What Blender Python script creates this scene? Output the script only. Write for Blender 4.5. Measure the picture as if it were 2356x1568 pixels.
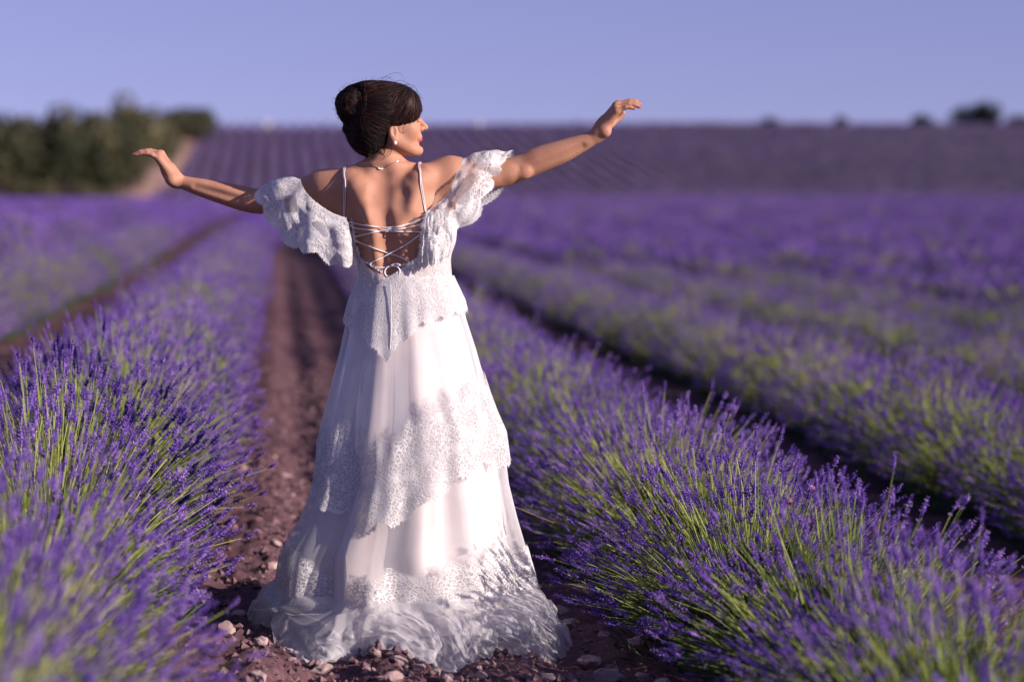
import bpy, math, random
import numpy as np
from mathutils import Vector, Matrix

for o in list(bpy.data.objects):
    bpy.data.objects.remove(o, do_unlink=True)
SC = bpy.context.scene
COL = SC.collection
R = math.radians

# ------------------------------------------------------------------ camera
CAM_H = 1.34
PITCH = math.atan((784.0 - 440.0) / 5563.3)          # tilted down 3.5 degrees
FPX = 85.0 / 36.0 * 2356.0
D0 = 7.4                                              # distance to the woman
cam_d = bpy.data.cameras.new('camera')
cam = bpy.data.objects.new('camera', cam_d)
COL.objects.link(cam)
cam.location = (0, 0, CAM_H)
cam.rotation_euler = (math.pi / 2 - PITCH, 0, 0)
cam_d.lens = 85.0
cam_d.sensor_width = 36.0
cam_d.clip_start = 0.05
cam_d.clip_end = 3000.0
cam_d.dof.use_dof = True
cam_d.dof.focus_distance = 7.28
cam_d.dof.aperture_fstop = 1.8
SC.camera = cam

# ------------------------------------------------------------------ sky and sun
SUN_EL = R(20.0)
SUN_DIR = Vector((0.925, -0.38, 0)).normalized()       # horizontal direction towards the sun
world = bpy.data.worlds.new('World')
SC.world = world
world.use_nodes = True
wn = world.node_tree
wn.nodes.clear()
w_out = wn.nodes.new('ShaderNodeOutputWorld')
w_bg = wn.nodes.new('ShaderNodeBackground')
w_sky = wn.nodes.new('ShaderNodeTexSky')
w_sky.sky_type = 'NISHITA'
w_sky.sun_disc = False
w_sky.sun_elevation = SUN_EL
w_sky.sun_rotation = math.atan2(SUN_DIR.x, SUN_DIR.y)
w_sky.altitude = 800
w_sky.air_density = 1.0
w_sky.dust_density = 0.6
w_sky.ozone_density = 3.0
w_mul = wn.nodes.new('ShaderNodeMix')
w_mul.data_type = 'RGBA'
w_mul.blend_type = 'MULTIPLY'
w_mul.inputs[0].default_value = 1.0
w_mul.inputs[7].default_value = (1.14, 0.745, 1.0, 1)  # violet evening air
w_tc = wn.nodes.new('ShaderNodeTexCoord')
w_map = wn.nodes.new('ShaderNodeMapping')              # clear dry air: no bright band of dust at the horizon
w_map.inputs['Location'].default_value = (0, 0, 0.10)
w_map.inputs['Scale'].default_value = (1, 1, 0.8)
wn.links.new(w_tc.outputs['Generated'], w_map.inputs['Vector'])
wn.links.new(w_map.outputs[0], w_sky.inputs['Vector'])
wn.links.new(w_sky.outputs[0], w_mul.inputs[6])
wn.links.new(w_mul.outputs[2], w_bg.inputs['Color'])
w_bg.inputs['Strength'].default_value = 0.083
wn.links.new(w_bg.outputs[0], w_out.inputs['Surface'])

sun_d = bpy.data.lights.new('sun', 'SUN')
sun = bpy.data.objects.new('sun', sun_d)
COL.objects.link(sun)
sun_d.energy = 5.0
sun_d.angle = R(0.53)
sun_d.color = (1.0, 0.85, 0.76)
to_sun = Vector((SUN_DIR.x * math.cos(SUN_EL), SUN_DIR.y * math.cos(SUN_EL), math.sin(SUN_EL)))
sun.rotation_euler = to_sun.to_track_quat('Z', 'Y').to_euler()
sun.location = (20, -20, 15)

SC.view_settings.view_transform = 'Standard'
SC.view_settings.look = 'None'
SC.view_settings.gamma = 1.0
SC.view_settings.exposure = 0.66
SC.view_settings.use_curve_mapping = False
SC.render.engine = 'CYCLES'
SC.cycles.use_denoising = True
SC.cycles.max_bounces = 8
SC.cycles.transparent_max_bounces = 24
SC.cycles.caustics_reflective = False
SC.cycles.caustics_refractive = False

# ------------------------------------------------------------------ helpers
rng = np.random.default_rng(11)
random.seed(11)


def W(px, py, dy=0.0):
    """World point at depth D0+dy for a measured position in the photograph (used to take measurements only)."""
    u, v = (px - 1178.0) / FPX, (784.0 - py) / FPX
    c, s = math.cos(PITCH), math.sin(PITCH)
    d = np.array([u, c + v * s, -s + v * c])
    return d * ((D0 + dy) / d[1]) + np.array([0, 0, CAM_H])


def link(o, parent=None):
    COL.objects.link(o)
    if parent is not None:
        o.parent = parent
    return o


def tag(o, label=None, cat=None, group=None, kind=None):
    for k, v in (('label', label), ('category', cat), ('group', group), ('kind', kind)):
        if v:
            o[k] = v
    return o


def empty(name, loc=(0, 0, 0), rz=0.0):
    o = bpy.data.objects.new(name, None)
    o.location = loc
    o.rotation_euler = (0, 0, rz)
    o.empty_display_size = 0.1
    return link(o)


def mesh_np(name, verts, faces, mats=(), smooth=True, mat_idx=None, uv=None, attrs=None):
    """verts (n,3); faces: (m,3), (m,4) array or a list of such arrays."""
    me = bpy.data.meshes.new(name)
    verts = np.asarray(verts, dtype=np.float32)
    if isinstance(faces, np.ndarray):
        faces = [faces]
    faces = [np.asarray(f, dtype=np.int32) for f in faces if len(f)]
    nl = sum(f.size for f in faces)
    nf = sum(len(f) for f in faces)
    me.vertices.add(len(verts))
    me.vertices.foreach_set('co', verts.ravel())
    me.loops.add(nl)
    me.loops.foreach_set('vertex_index', np.concatenate([f.ravel() for f in faces]))
    me.polygons.add(nf)
    tot = np.concatenate([np.full(len(f), f.shape[1], np.int32) for f in faces])
    start = np.concatenate([[0], np.cumsum(tot)[:-1]]).astype(np.int32)
    me.polygons.foreach_set('loop_start', start)
    me.polygons.foreach_set('loop_total', tot)
    for m in mats:
        me.materials.append(m)
    if mat_idx is not None:
        me.polygons.foreach_set('material_index', np.asarray(mat_idx, np.int32))
    me.polygons.foreach_set('use_smooth', np.full(nf, bool(smooth)))
    if uv is not None:
        l = me.uv_layers.new(name='UVMap')
        allv = np.concatenate([f.ravel() for f in faces])
        l.data.foreach_set('uv', np.asarray(uv, np.float32)[allv].ravel())
    if attrs:
        for k, v in attrs.items():
            a = me.attributes.new(k, 'FLOAT', 'POINT')
            a.data.foreach_set('value', np.asarray(v, np.float32))
    me.update(calc_edges=True)
    me.validate()
    return me


def obj(name, me, parent=None):
    return link(bpy.data.objects.new(name, me), parent)


def grid_faces(nu, nv, wrap_u=False):
    """faces of a grid stored as index = i*nv + j, i over u (nu), j over v (nv)"""
    iu = np.arange(nu if wrap_u else nu - 1)
    i, j = np.meshgrid(iu, np.arange(nv - 1), indexing='ij')
    i2 = (i + 1) % nu
    return np.stack([i * nv + j, i2 * nv + j, i2 * nv + j + 1, i * nv + j + 1], -1).reshape(-1, 4)


def hash3(ix, iy, iz, seed):
    n = (ix * 374761393 + iy * 668265263 + iz * 2147483647 + seed * 1274126177) & 0xFFFFFFFF
    n = ((n ^ (n >> 13)) * 1274126177) & 0xFFFFFFFF
    n = ((n ^ (n >> 16)) * 2246822519) & 0xFFFFFFFF
    return ((n ^ (n >> 15)) & 0xFFFFFF) / float(0xFFFFFF)


def vnoise(x, y, z=0.0, seed=0):
    x, y, z = np.broadcast_arrays(np.asarray(x, float), np.asarray(y, float), np.asarray(z, float))
    fx, fy, fz = np.floor(x), np.floor(y), np.floor(z)
    ix, iy, iz = fx.astype(np.int64), fy.astype(np.int64), fz.astype(np.int64)
    tx, ty, tz = x - fx, y - fy, z - fz
    tx, ty, tz = (t * t * t * (t * (t * 6 - 15) + 10) for t in (tx, ty, tz))
    r = 0
    for dx in (0, 1):
        for dy in (0, 1):
            for dz in (0, 1):
                wgt = (tx if dx else 1 - tx) * (ty if dy else 1 - ty) * (tz if dz else 1 - tz)
                r = r + wgt * hash3(ix + dx, iy + dy, iz + dz, seed)
    return r * 2 - 1


def fbm(x, y, z=0.0, seed=0, octv=4, gain=0.5):
    a, r, f = 1.0, 0.0, 1.0
    for k in range(octv):
        r = r + a * vnoise(np.asarray(x) * f, np.asarray(y) * f, np.asarray(z) * f, seed + k * 17)
        a *= gain
        f *= 2.03
    return r


# ------------------------------------------------------------------ materials
def new_mat(name):
    m = bpy.data.materials.new(name)
    m.use_nodes = True
    nt = m.node_tree
    return m, nt, nt.nodes['Principled BSDF'], nt.nodes['Material Output']


def ramp(nt, stops, interp='LINEAR'):
    n = nt.nodes.new('ShaderNodeValToRGB')
    n.color_ramp.interpolation = interp
    e = n.color_ramp.elements
    while len(e) > 1:
        e.remove(e[0])
    e[0].position = stops[0][0]
    e[0].color = (*stops[0][1], 1)
    for p, c in stops[1:]:
        q = e.new(p)
        q.color = (*c, 1)
    return n


def noise_tex(nt, scale, detail=4, coord='Object', rough=0.55):
    tc = nt.nodes.new('ShaderNodeTexCoord')
    n = nt.nodes.new('ShaderNodeTexNoise')
    n.inputs['Scale'].default_value = scale
    n.inputs['Detail'].default_value = detail
    n.inputs['Roughness'].default_value = rough
    nt.links.new(tc.outputs[coord], n.inputs['Vector'])
    return n


def tint_mat(name, stops, rough=0.7, transl=0.0, spec=0.2, rnd=0.35):
    """Plant material: colour runs with the 'tint' attribute of each stem or floret and a little with each plant."""
    m, nt, b, out = new_mat(name)
    at = nt.nodes.new('ShaderNodeAttribute')
    at.attribute_name = 'tint'
    oi = nt.nodes.new('ShaderNodeObjectInfo')
    mix = nt.nodes.new('ShaderNodeMath')
    mix.operation = 'MULTIPLY_ADD'
    nt.links.new(oi.outputs['Random'], mix.inputs[0])
    mix.inputs[1].default_value = rnd
    sub = nt.nodes.new('ShaderNodeMath')
    sub.operation = 'SUBTRACT'
    nt.links.new(at.outputs['Fac'], sub.inputs[0])
    sub.inputs[1].default_value = rnd / 2
    nt.links.new(sub.outputs[0], mix.inputs[2])
    rp = ramp(nt, stops)
    nt.links.new(mix.outputs[0], rp.inputs[0])
    nt.links.new(rp.outputs[0], b.inputs['Base Color'])
    b.inputs['Roughness'].default_value = rough
    b.inputs['Specular IOR Level'].default_value = spec
    if transl > 0:
        tr = nt.nodes.new('ShaderNodeBsdfTranslucent')
        nt.links.new(rp.outputs[0], tr.inputs['Color'])
        ms = nt.nodes.new('ShaderNodeMixShader')
        ms.inputs[0].default_value = transl
        nt.links.new(b.outputs[0], ms.inputs[1])
        nt.links.new(tr.outputs[0], ms.inputs[2])
        nt.links.new(ms.outputs[0], out.inputs['Surface'])
    return m


M_FLOWER = tint_mat('lavender_flower', [(0.0, (0.11, 0.055, 0.31)), (0.5, (0.25, 0.138, 0.50)), (1.0, (0.50, 0.35, 0.66))], 0.75, 0.25, 0.1)
M_STEM = tint_mat('lavender_stem', [(0.0, (0.07, 0.12, 0.03)), (0.55, (0.24, 0.31, 0.06)), (1.0, (0.42, 0.43, 0.14))], 0.6, 0.15, 0.25)
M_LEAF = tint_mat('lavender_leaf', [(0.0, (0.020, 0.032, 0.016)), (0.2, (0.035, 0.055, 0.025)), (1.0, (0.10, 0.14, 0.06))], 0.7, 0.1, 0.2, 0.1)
M_EVERGREEN = tint_mat('evergreen_leaf', [(0.0, (0.008, 0.011, 0.009)), (1.0, (0.022, 0.028, 0.020))], 0.7, 0.05, 0.15)
M_OAK = tint_mat('oak_leaf', [(0.0, (0.022, 0.030, 0.015)), (0.6, (0.055, 0.058, 0.028)), (1.0, (0.12, 0.105, 0.055))], 0.65, 0.1, 0.2)


def soil_mat():
    m, nt, b, out = new_mat('red_soil')
    n1 = noise_tex(nt, 3.0, 8)
    n2 = noise_tex(nt, 45.0, 6)
    r1 = ramp(nt, [(0.25, (0.062, 0.031, 0.042)), (0.55, (0.130, 0.070, 0.080)), (0.85, (0.28, 0.165, 0.170))])
    mx = nt.nodes.new('ShaderNodeMix')
    mx.data_type = 'FLOAT'
    mx.inputs[0].default_value = 0.55
    nt.links.new(n1.outputs['Fac'], mx.inputs[2])
    nt.links.new(n2.outputs['Fac'], mx.inputs[3])
    nt.links.new(mx.outputs[0], r1.inputs[0])
    nt.links.new(r1.outputs[0], b.inputs['Base Color'])
    b.inputs['Roughness'].default_value = 0.95
    b.inputs['Specular IOR Level'].default_value = 0.1
    bp = nt.nodes.new('ShaderNodeBump')
    bp.inputs['Strength'].default_value = 0.5
    bp.inputs['Distance'].default_value = 0.01
    nt.links.new(n2.outputs['Fac'], bp.inputs['Height'])
    nt.links.new(bp.outputs[0], b.inputs['Normal'])
    return m


def stone_mat(name, c1, c2):
    m, nt, b, out = new_mat(name)
    n1 = noise_tex(nt, 25.0, 6)
    oi = nt.nodes.new('ShaderNodeObjectInfo')
    ad = nt.nodes.new('ShaderNodeMath')
    ad.operation = 'MULTIPLY_ADD'
    nt.links.new(oi.outputs['Random'], ad.inputs[0])
    ad.inputs[1].default_value = 0.4
    nt.links.new(n1.outputs['Fac'], ad.inputs[2])
    r1 = ramp(nt, [(0.3, c1), (1.0, c2)])
    nt.links.new(ad.outputs[0], r1.inputs[0])
    nt.links.new(r1.outputs[0], b.inputs['Base Color'])
    b.inputs['Roughness'].default_value = 0.9
    bp = nt.nodes.new('ShaderNodeBump')
    bp.inputs['Strength'].default_value = 0.6
    bp.inputs['Distance'].default_value = 0.006
    nt.links.new(n1.outputs['Fac'], bp.inputs['Height'])
    nt.links.new(bp.outputs[0], b.inputs['Normal'])
    return m


M_SOIL = soil_mat()
M_STONE = stone_mat('path_stone', (0.26, 0.155, 0.155), (0.50, 0.37, 0.36))
M_CLOD = stone_mat('soil_clod', (0.075, 0.038, 0.048), (0.30, 0.18, 0.185))


def simple_mat(name, col, rough=0.8, spec=0.3):
    m, nt, b, out = new_mat(name)
    n = noise_tex(nt, 14.0, 4)
    r = ramp(nt, [(0.3, tuple(c * 0.85 for c in col)), (0.7, tuple(min(1, c * 1.12) for c in col))])
    nt.links.new(n.outputs['Fac'], r.inputs[0])
    nt.links.new(r.outputs[0], b.inputs['Base Color'])
    b.inputs['Roughness'].default_value = rough
    b.inputs['Specular IOR Level'].default_value = spec
    return m


M_BARK = simple_mat('bark', (0.09, 0.065, 0.05), 0.9)
M_WALL = simple_mat('white_wall', (0.78, 0.77, 0.75), 0.8)
M_TILE = simple_mat('roof_tile', (0.36, 0.2, 0.15), 0.8)

# ------------------------------------------------------------------ terrain
ROWX = -0.0967                                        # the rows lean a little to the left of the view
PATH0 = -0.37 - ROWX * D0                             # path centre abeam of the camera
SPACING = 1.97


def path_x(y):
    return PATH0 + ROWX * np.asarray(y, float)


def smooth(a, b, t):
    t = np.clip((np.asarray(t, float) - a) / (b - a), 0, 1)
    return t * t * (3 - 2 * t)


_ys = np.linspace(0, 1500, 6001)
_sl = 0.098 * smooth(224, 280, _ys) - 0.110 * smooth(352, 378, _ys)
_hz = np.cumsum(_sl) * (_ys[1] - _ys[0])


def hill(x, y):
    h = np.interp(y, _ys, _hz)
    u = np.asarray(x, float) - path_x(y)
    h = h - 0.07 * 6 * np.tanh(u / 6) * (1 - smooth(60, 200, y))      # the field falls gently to the right
    return h + 0.12 * vnoise(np.asarray(x) / 30.0, np.asarray(y) / 30.0, 0, 5) * smooth(60, 200, y)


def clods(u, y):
    """fine relief of the path: u = distance from the path centre"""
    a = 0.018 * fbm(u * 6, y * 6, 0, 3, 3) + 0.020 * np.abs(fbm(u * 21, y * 21, 0, 9, 3)) + 0.009 * vnoise(u * 48, y * 48, 0, 4)
    a = a + 0.022 * np.cos((u + 0.05) / 0.36 * 2 * math.pi) * np.exp(-(u / 0.6) ** 2)
    return a * (1 - smooth(25, 60, y)) - 0.01


def ground_z(x, y):
    return hill(x, y) + clods(np.asarray(x) - path_x(y), np.asarray(y))


def build_ground():
    yl = np.concatenate([np.linspace(-30, 5.5, 14)[:-1], np.arange(5.5, 13, 0.022), np.arange(13, 26, 0.08), np.arange(26, 60, 0.6),
                         np.arange(60, 400, 4.0), np.linspace(400, 1500, 24)])
    ul = np.concatenate([-np.geomspace(500, 2.2, 26), np.arange(-2.1, -0.75, 0.12), np.arange(-0.75, 1.0, 0.022),
                         np.arange(1.0, 3.2, 0.12), np.geomspace(3.3, 500, 26)])
    U, Y = np.meshgrid(ul, yl, indexing='ij')
    X = U + path_x(Y)
    Z = hill(X, Y) + clods(U, Y)
    v = np.stack([X, Y, Z], -1).reshape(-1, 3)
    f = grid_faces(len(ul), len(yl))
    return tag(obj('ground', mesh_np('ground', v, f, [M_SOIL])), kind='structure')


build_ground()

# ------------------------------------------------------------------ stones on the path
def stone_mesh(seed, sub=3):
    import bmesh
    bm = bmesh.new()
    bmesh.ops.create_icosphere(bm, subdivisions=sub, radius=1.0)
    r = np.random.default_rng(seed)
    planes = [(Vector(r.normal(size=3)).normalized(), r.uniform(0.45, 0.85)) for _ in range(9)]
    for vv in bm.verts:
        p = vv.co.copy()
        for n, d in planes:
            k = p.dot(n) - d
            if k > 0:
                p -= n * k * 0.9
        p *= 1 + 0.16 * float(vnoise(p.x * 2.2, p.y * 2.2, p.z * 2.2, seed)) + 0.06 * float(vnoise(p.x * 6, p.y * 6, p.z * 6, seed))
        vv.co = p
    me = bpy.data.meshes.new('stone')
    bm.to_mesh(me)
    bm.free()
    me.materials.append(M_STONE)
    return me


STONES = [stone_mesh(s) for s in range(8)]


def in_skirt(x, y):
    return ((x + 0.33) / 0.52) ** 2 + ((y - 7.3) / 0.46) ** 2 < 1


def scatter_stones():
    # larger stones, one by one: (px, py, radius m) measured, then a random spread
    spots = [(1352, 1492, .034), (1395, 1535, .040), (1288, 1375, .03), (1460, 1470, .022), (1520, 1560, .03), (1322, 1545, .02),
             (560, 1105, .026), (655, 1115, .022), (520, 1475, .028), (600, 1505, .026), (665, 1455, .02), (1100, 1550, .02),
             (1220, 1545, .018), (1310, 1425, .026), (1265, 1510, .016), (740, 1548, .022), (545, 1450, .02), (1390, 1440, .022),
             (850, 1552, .017), (960, 1545, .019), (1480, 1520, .02), (1230, 1330, .02), (1260, 1290, .016)]
    pts = []
    for px, py, r in spots:
        c, s = math.cos(PITCH), math.sin(PITCH)
        u, v = (px - 1178) / FPX, (784 - py) / FPX
        d = np.array([u, c + v * s, -s + v * c])
        t = -CAM_H / d[2]
        pts.append((d[0] * t, d[1] * t, r * 1.25))
    rr = np.random.default_rng(5)
    while len(pts) < 170:
        y = 6.3 + 7 * rr.random() ** 1.7
        u = rr.normal() * 0.24 + 0.02
        if abs(u) > 0.6 or in_skirt(u + path_x(y), y):
            continue
        pts.append((u + float(path_x(y)), y, 0.010 + 0.022 * rr.random() ** 2.2))
    BIG = {0: 'pale rounded stone nearest to the lower right end of the tulle train', 1: 'large pale stone at the bottom edge right of the dress',
           2: 'pinkish stone half hidden beside the right tip of the tulle train', 3: 'grey pink stone under the overhanging lavender right of the dress',
           4: 'stone at the bottom edge below the overhanging lavender', 6: 'light stone on the path left of the skirt, beside the left lavender row',
           7: 'stone on the path just left of the skirt tiers', 8: 'pink stone at the foot of the left lavender row in front', 9: 'pale stone at the lower left corner of the train'}
    for k, (x, y, r) in enumerate(pts):
        o = obj('stone', STONES[k % 8])
        o.location = (x, y, float(ground_z(x, y)) + r * 0.35)
        o.scale = (r * rr.uniform(.9, 1.3), r * rr.uniform(.8, 1.1), r * rr.uniform(.6, .85))
        o.rotation_euler = (rr.uniform(-.3, .3), rr.uniform(-.3, .3), rr.uniform(0, 6.28))
        tag(o, BIG.get(k, 'small pinkish grey stone lying loose on the red soil of the path'), 'stone', 'stones lying on the path')


scatter_stones()


def scatter_pebbles():
    """thousands of clods and pebbles as one object"""
    rr = np.random.default_rng(8)
    n = 19000
    y = 5.8 + 12 * rr.random(n) ** 1.5
    u = np.clip(rr.normal(size=n) * 0.33, -0.85, 1.0)
    x = u + path_x(y)
    r = 0.003 + 0.017 * rr.random(n) ** 4
    base = np.array([[1, 0, 0], [-1, 0, 0], [0, 1, 0], [0, -1, 0], [0, 0, 1], [0, 0, -1]], float)
    fc = np.array([[0, 2, 4], [2, 1, 4], [1, 3, 4], [3, 0, 4], [2, 0, 5], [1, 2, 5], [3, 1, 5], [0, 3, 5]])
    v = base[None] * r[:, None, None] * rr.uniform(.6, 1.35, (n, 6, 3))
    a = rr.uniform(0, 6.28, n)
    ca, sa = np.cos(a)[:, None], np.sin(a)[:, None]
    vx = v[..., 0] * ca - v[..., 1] * sa
    vy = v[..., 0] * sa + v[..., 1] * ca
    v = np.stack([vx + x[:, None], vy + y[:, None], v[..., 2] * .8 + (ground_z(x, y) + r * .2)[:, None]], -1)
    f = (fc[None] + np.arange(n)[:, None, None] * 6).reshape(-1, 3)
    tag(obj('gravel', mesh_np('gravel', v.reshape(-1, 3), f, [M_CLOD], smooth=False)), 'loose red clods and small pebbles covering the soil path', 'gravel', kind='stuff')


scatter_pebbles()


# ------------------------------------------------------------------ lavender
def unit(v):
    return v / np.maximum(np.linalg.norm(v, axis=-1, keepdims=True), 1e-9)


def lavender_parts(seed, nst, whorls, nflo, Rx=0.50, Ry=0.46, Hh=0.62, lod=0):
    r = np.random.default_rng(seed)
    az = r.uniform(0, 2 * math.pi, nst)
    ct = r.uniform(0.10, 1.0, nst)
    st = np.sqrt(1 - ct ** 2)
    k = r.normal(1.0, 0.095, nst) + 0.12 * vnoise(np.cos(az) * 2.5 * st + seed, np.sin(az) * 2.5 * st, ct * 2.5, seed)
    tip = np.stack([Rx * st * np.cos(az) * k, Ry * st * np.sin(az) * k, (0.10 + (Hh - 0.10) * ct) * k], -1)
    tip[:, :2] *= (1 - .16 * np.clip(.35 - ct, 0, 1) / .35)[:, None]
    base = np.stack([tip[:, 0] * .22, tip[:, 1] * .3, np.full(nst, 0.02)], -1) + r.normal(0, .015, (nst, 3))
    base[:, 2] = 0.03
    ctl = np.stack([tip[:, 0] * .58, tip[:, 1] * .58, tip[:, 2] * .62 + 0.05], -1) + r.normal(0, .02, (nst, 3))
    tan = unit(tip - ctl)
    tan = unit(tan + np.array([0, 0, .28]) + r.normal(0, .13, (nst, 3)))
    # --- stems: three-sided tubes
    ts = [0.0, 0.4, 0.75, 1.0] if lod < 2 else [0.0, 0.6, 1.0]
    rings = []
    rad = 0.00115 if lod == 0 else (0.0017 if lod == 1 else 0.005)
    side = unit(np.cross(tan, r.normal(size=(nst, 3))))
    up = np.cross(tan, side)
    for t in ts:
        p = (1 - t) ** 2 * base + 2 * t * (1 - t) * ctl + t * t * tip
        rings.append(np.stack([p + rad * (math.cos(a) * side + math.sin(a) * up) for a in (0, 2.094, 4.189)], 1))
    sv = np.stack(rings, 1)                                    # nst, nr, 3, 3
    nr = len(ts)
    fl = []
    for q in range(nr - 1):
        for c in range(3):
            fl.append([q * 3 + c, q * 3 + (c + 1) % 3, (q + 1) * 3 + (c + 1) % 3, (q + 1) * 3 + c])
    stint = np.repeat(r.uniform(0.15, 0.95, nst), nr * 3)
    # flowerless shorter shoots between them
    turn = r.uniform(-.35, .35, nst)
    shr = r.uniform(.62, .92, nst)
    cz, sz = np.cos(turn)[:, None, None], np.sin(turn)[:, None, None]
    e = sv * shr[:, None, None, None]
    sv = np.concatenate([sv, np.stack([e[..., 0] * cz - e[..., 1] * sz, e[..., 0] * sz + e[..., 1] * cz, e[..., 2]], -1)])
    stint = np.concatenate([stint, np.repeat(r.uniform(0.3, 1.0, nst), nr * 3)])
    sf = (np.array(fl)[None] + np.arange(2 * nst)[:, None, None] * nr * 3).reshape(-1, 4)
    # --- flower spikes
    L = r.uniform(0.034, 0.064, nst) * (1.0 if lod < 2 else 1.9)
    fv, ff, ft = [], [], []
    nv = 0
    # core
    cr = 0.0038 if lod == 0 else (0.0050 if lod == 1 else 0.017)
    core = [tip + tan * 0.0]
    c0 = tip
    c1 = tip + tan * (L * .45)[:, None]
    c2 = tip + tan * L[:, None]
    q = np.stack([c0] + [c1 + cr * (math.cos(a) * side + math.sin(a) * up) for a in (0, 1.571, 3.142, 4.712)] + [c2], 1)
    oct_f = np.array([[0, 2, 1], [0, 3, 2], [0, 4, 3], [0, 1, 4], [1, 2, 5], [2, 3, 5], [3, 4, 5], [4, 1, 5]])
    fv.append(q.reshape(-1, 3))
    ff.append((oct_f[None] + np.arange(nst)[:, None, None] * 6).reshape(-1, 3))
    spt = r.uniform(0.0, 0.75, nst)
    ft.append(np.repeat(spt * .6, 6))
    nv += nst * 6
    if whorls:
        tw = np.linspace(0.12, 1.0, whorls)
        tw[0] = -0.18                                          # the separate lowest whorl
        shp = np.interp(tw, [-.2, .1, .4, .75, 1.0], [.7, .9, 1.0, .85, .5])
        ph = r.uniform(0, 6.28, (nst, whorls, nflo)) * .25 + np.arange(nflo)[None, None] * 2 * math.pi / nflo + np.arange(whorls)[None, :, None] * .7
        dirn = np.cos(ph)[..., None] * side[:, None, None] + np.sin(ph)[..., None] * up[:, None, None]
        ctr = tip[:, None, None] + tan[:, None, None] * (L[:, None, None] * tw[None, :, None])[..., None]
        ln = (0.0098 if lod == 0 else .0125) * shp[None, :, None] * r.uniform(.6, 1.25, (nst, whorls, nflo))
        wd = ln * r.uniform(.28, .42, ln.shape)
        ax = unit(dirn + tan[:, None, None] * r.uniform(.3, 1.1, ln.shape)[..., None])
        sd = unit(np.cross(ax, tan[:, None, None]))
        A = ctr + dirn * .001
        P = np.stack([A, A + ax * (ln * .6)[..., None] + sd * wd[..., None], A + ax * ln[..., None] + tan[:, None, None] * .001,
                      A + ax * (ln * .6)[..., None] - sd * wd[..., None], A + ax * (ln * .55)[..., None] + np.cross(sd, ax) * (wd * .7)[..., None]], -2)
        n = nst * whorls * nflo
        fv.append(P.reshape(-1, 3))
        tri = np.array([[0, 1, 4], [1, 2, 4], [2, 3, 4], [3, 0, 4]])
        ff.append((tri[None] + (np.arange(n) * 5 + nv)[:, None, None]).reshape(-1, 3))
        fl_t = np.clip(spt[:, None, None] + r.normal(0, .2, (nst, whorls, nflo)), 0, 1)
        ft.append(np.repeat(fl_t.ravel(), 5))
    # --- leaves: narrow blades in the lower mound
    nl = 700 if lod == 0 else (420 if lod == 1 else 60)
    la = r.uniform(0, 6.28, nl)
    lr = np.sqrt(r.random(nl))
    lz = r.uniform(.03, .30, nl) * np.sqrt(np.clip(1.1 - lr ** 2, 0, 1))
    lp = np.stack([lr * .40 * np.cos(la), lr * .34 * np.sin(la), lz], -1)
    ld = unit(np.stack([np.cos(la) * lr, np.sin(la) * lr, np.full(nl, .8)], -1) + r.normal(0, .35, (nl, 3)))
    ls = unit(np.cross(ld, r.normal(size=(nl, 3))))
    ll = r.uniform(.05, .10, nl)[:, None] * (1.0 if lod < 2 else 1.6)
    lw = (.004 if lod == 0 else (.006 if lod == 1 else .02))
    lv = np.stack([lp, lp + ld * ll * .5 + ls * lw, lp + ld * ll, lp + ld * ll * .5 - ls * lw], 1)
    lf = (np.array([[0, 1, 2, 3]])[None] + np.arange(nl)[:, None, None] * 4).reshape(-1, 4)
    # dense heart of foliage, a dark dome added to block light and darken gaps
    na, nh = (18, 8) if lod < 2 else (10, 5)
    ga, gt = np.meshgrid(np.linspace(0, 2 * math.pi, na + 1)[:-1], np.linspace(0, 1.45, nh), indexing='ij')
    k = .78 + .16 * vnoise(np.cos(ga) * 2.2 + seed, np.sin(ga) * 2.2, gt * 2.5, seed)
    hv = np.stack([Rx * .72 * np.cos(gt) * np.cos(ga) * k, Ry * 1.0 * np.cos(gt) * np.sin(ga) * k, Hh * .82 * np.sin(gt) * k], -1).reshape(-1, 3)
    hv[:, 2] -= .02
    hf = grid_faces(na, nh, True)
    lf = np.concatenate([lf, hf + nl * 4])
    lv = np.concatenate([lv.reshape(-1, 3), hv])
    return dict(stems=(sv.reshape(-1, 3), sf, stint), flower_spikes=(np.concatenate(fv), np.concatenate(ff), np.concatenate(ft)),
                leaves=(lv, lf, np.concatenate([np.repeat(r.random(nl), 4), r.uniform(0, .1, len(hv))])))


LMAT = dict(stems=M_STEM, flower_spikes=M_FLOWER, leaves=M_LEAF)


def lavender_variant(seed, nst, whorls, nflo, lod, **kw):
    d = lavender_parts(seed, nst, whorls, nflo, lod=lod, **kw)
    return {k: mesh_np(k, v, f, [LMAT[k]], smooth=False, attrs={'tint': t}) for k, (v, f, t) in d.items()}


LAV_HI = [lavender_variant(100 + s, 540, 6, 5, 0) for s in range(4)]
LAV_MD = [lavender_variant(200 + s, 440, 4, 4, 1) for s in range(3)]


def place_bush(x, y, sc, rz, kind, label, group, seed):
    v = (LAV_HI if kind == 0 else LAV_MD)
    v = v[seed % len(v)]
    root = empty('lavender_bush', (x, y, float(hill(x, y)) - 0.01), rz)
    root.scale = sc
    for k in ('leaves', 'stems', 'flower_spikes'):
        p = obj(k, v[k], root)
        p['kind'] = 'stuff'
    tag(root, label, 'lavender', group)


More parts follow.
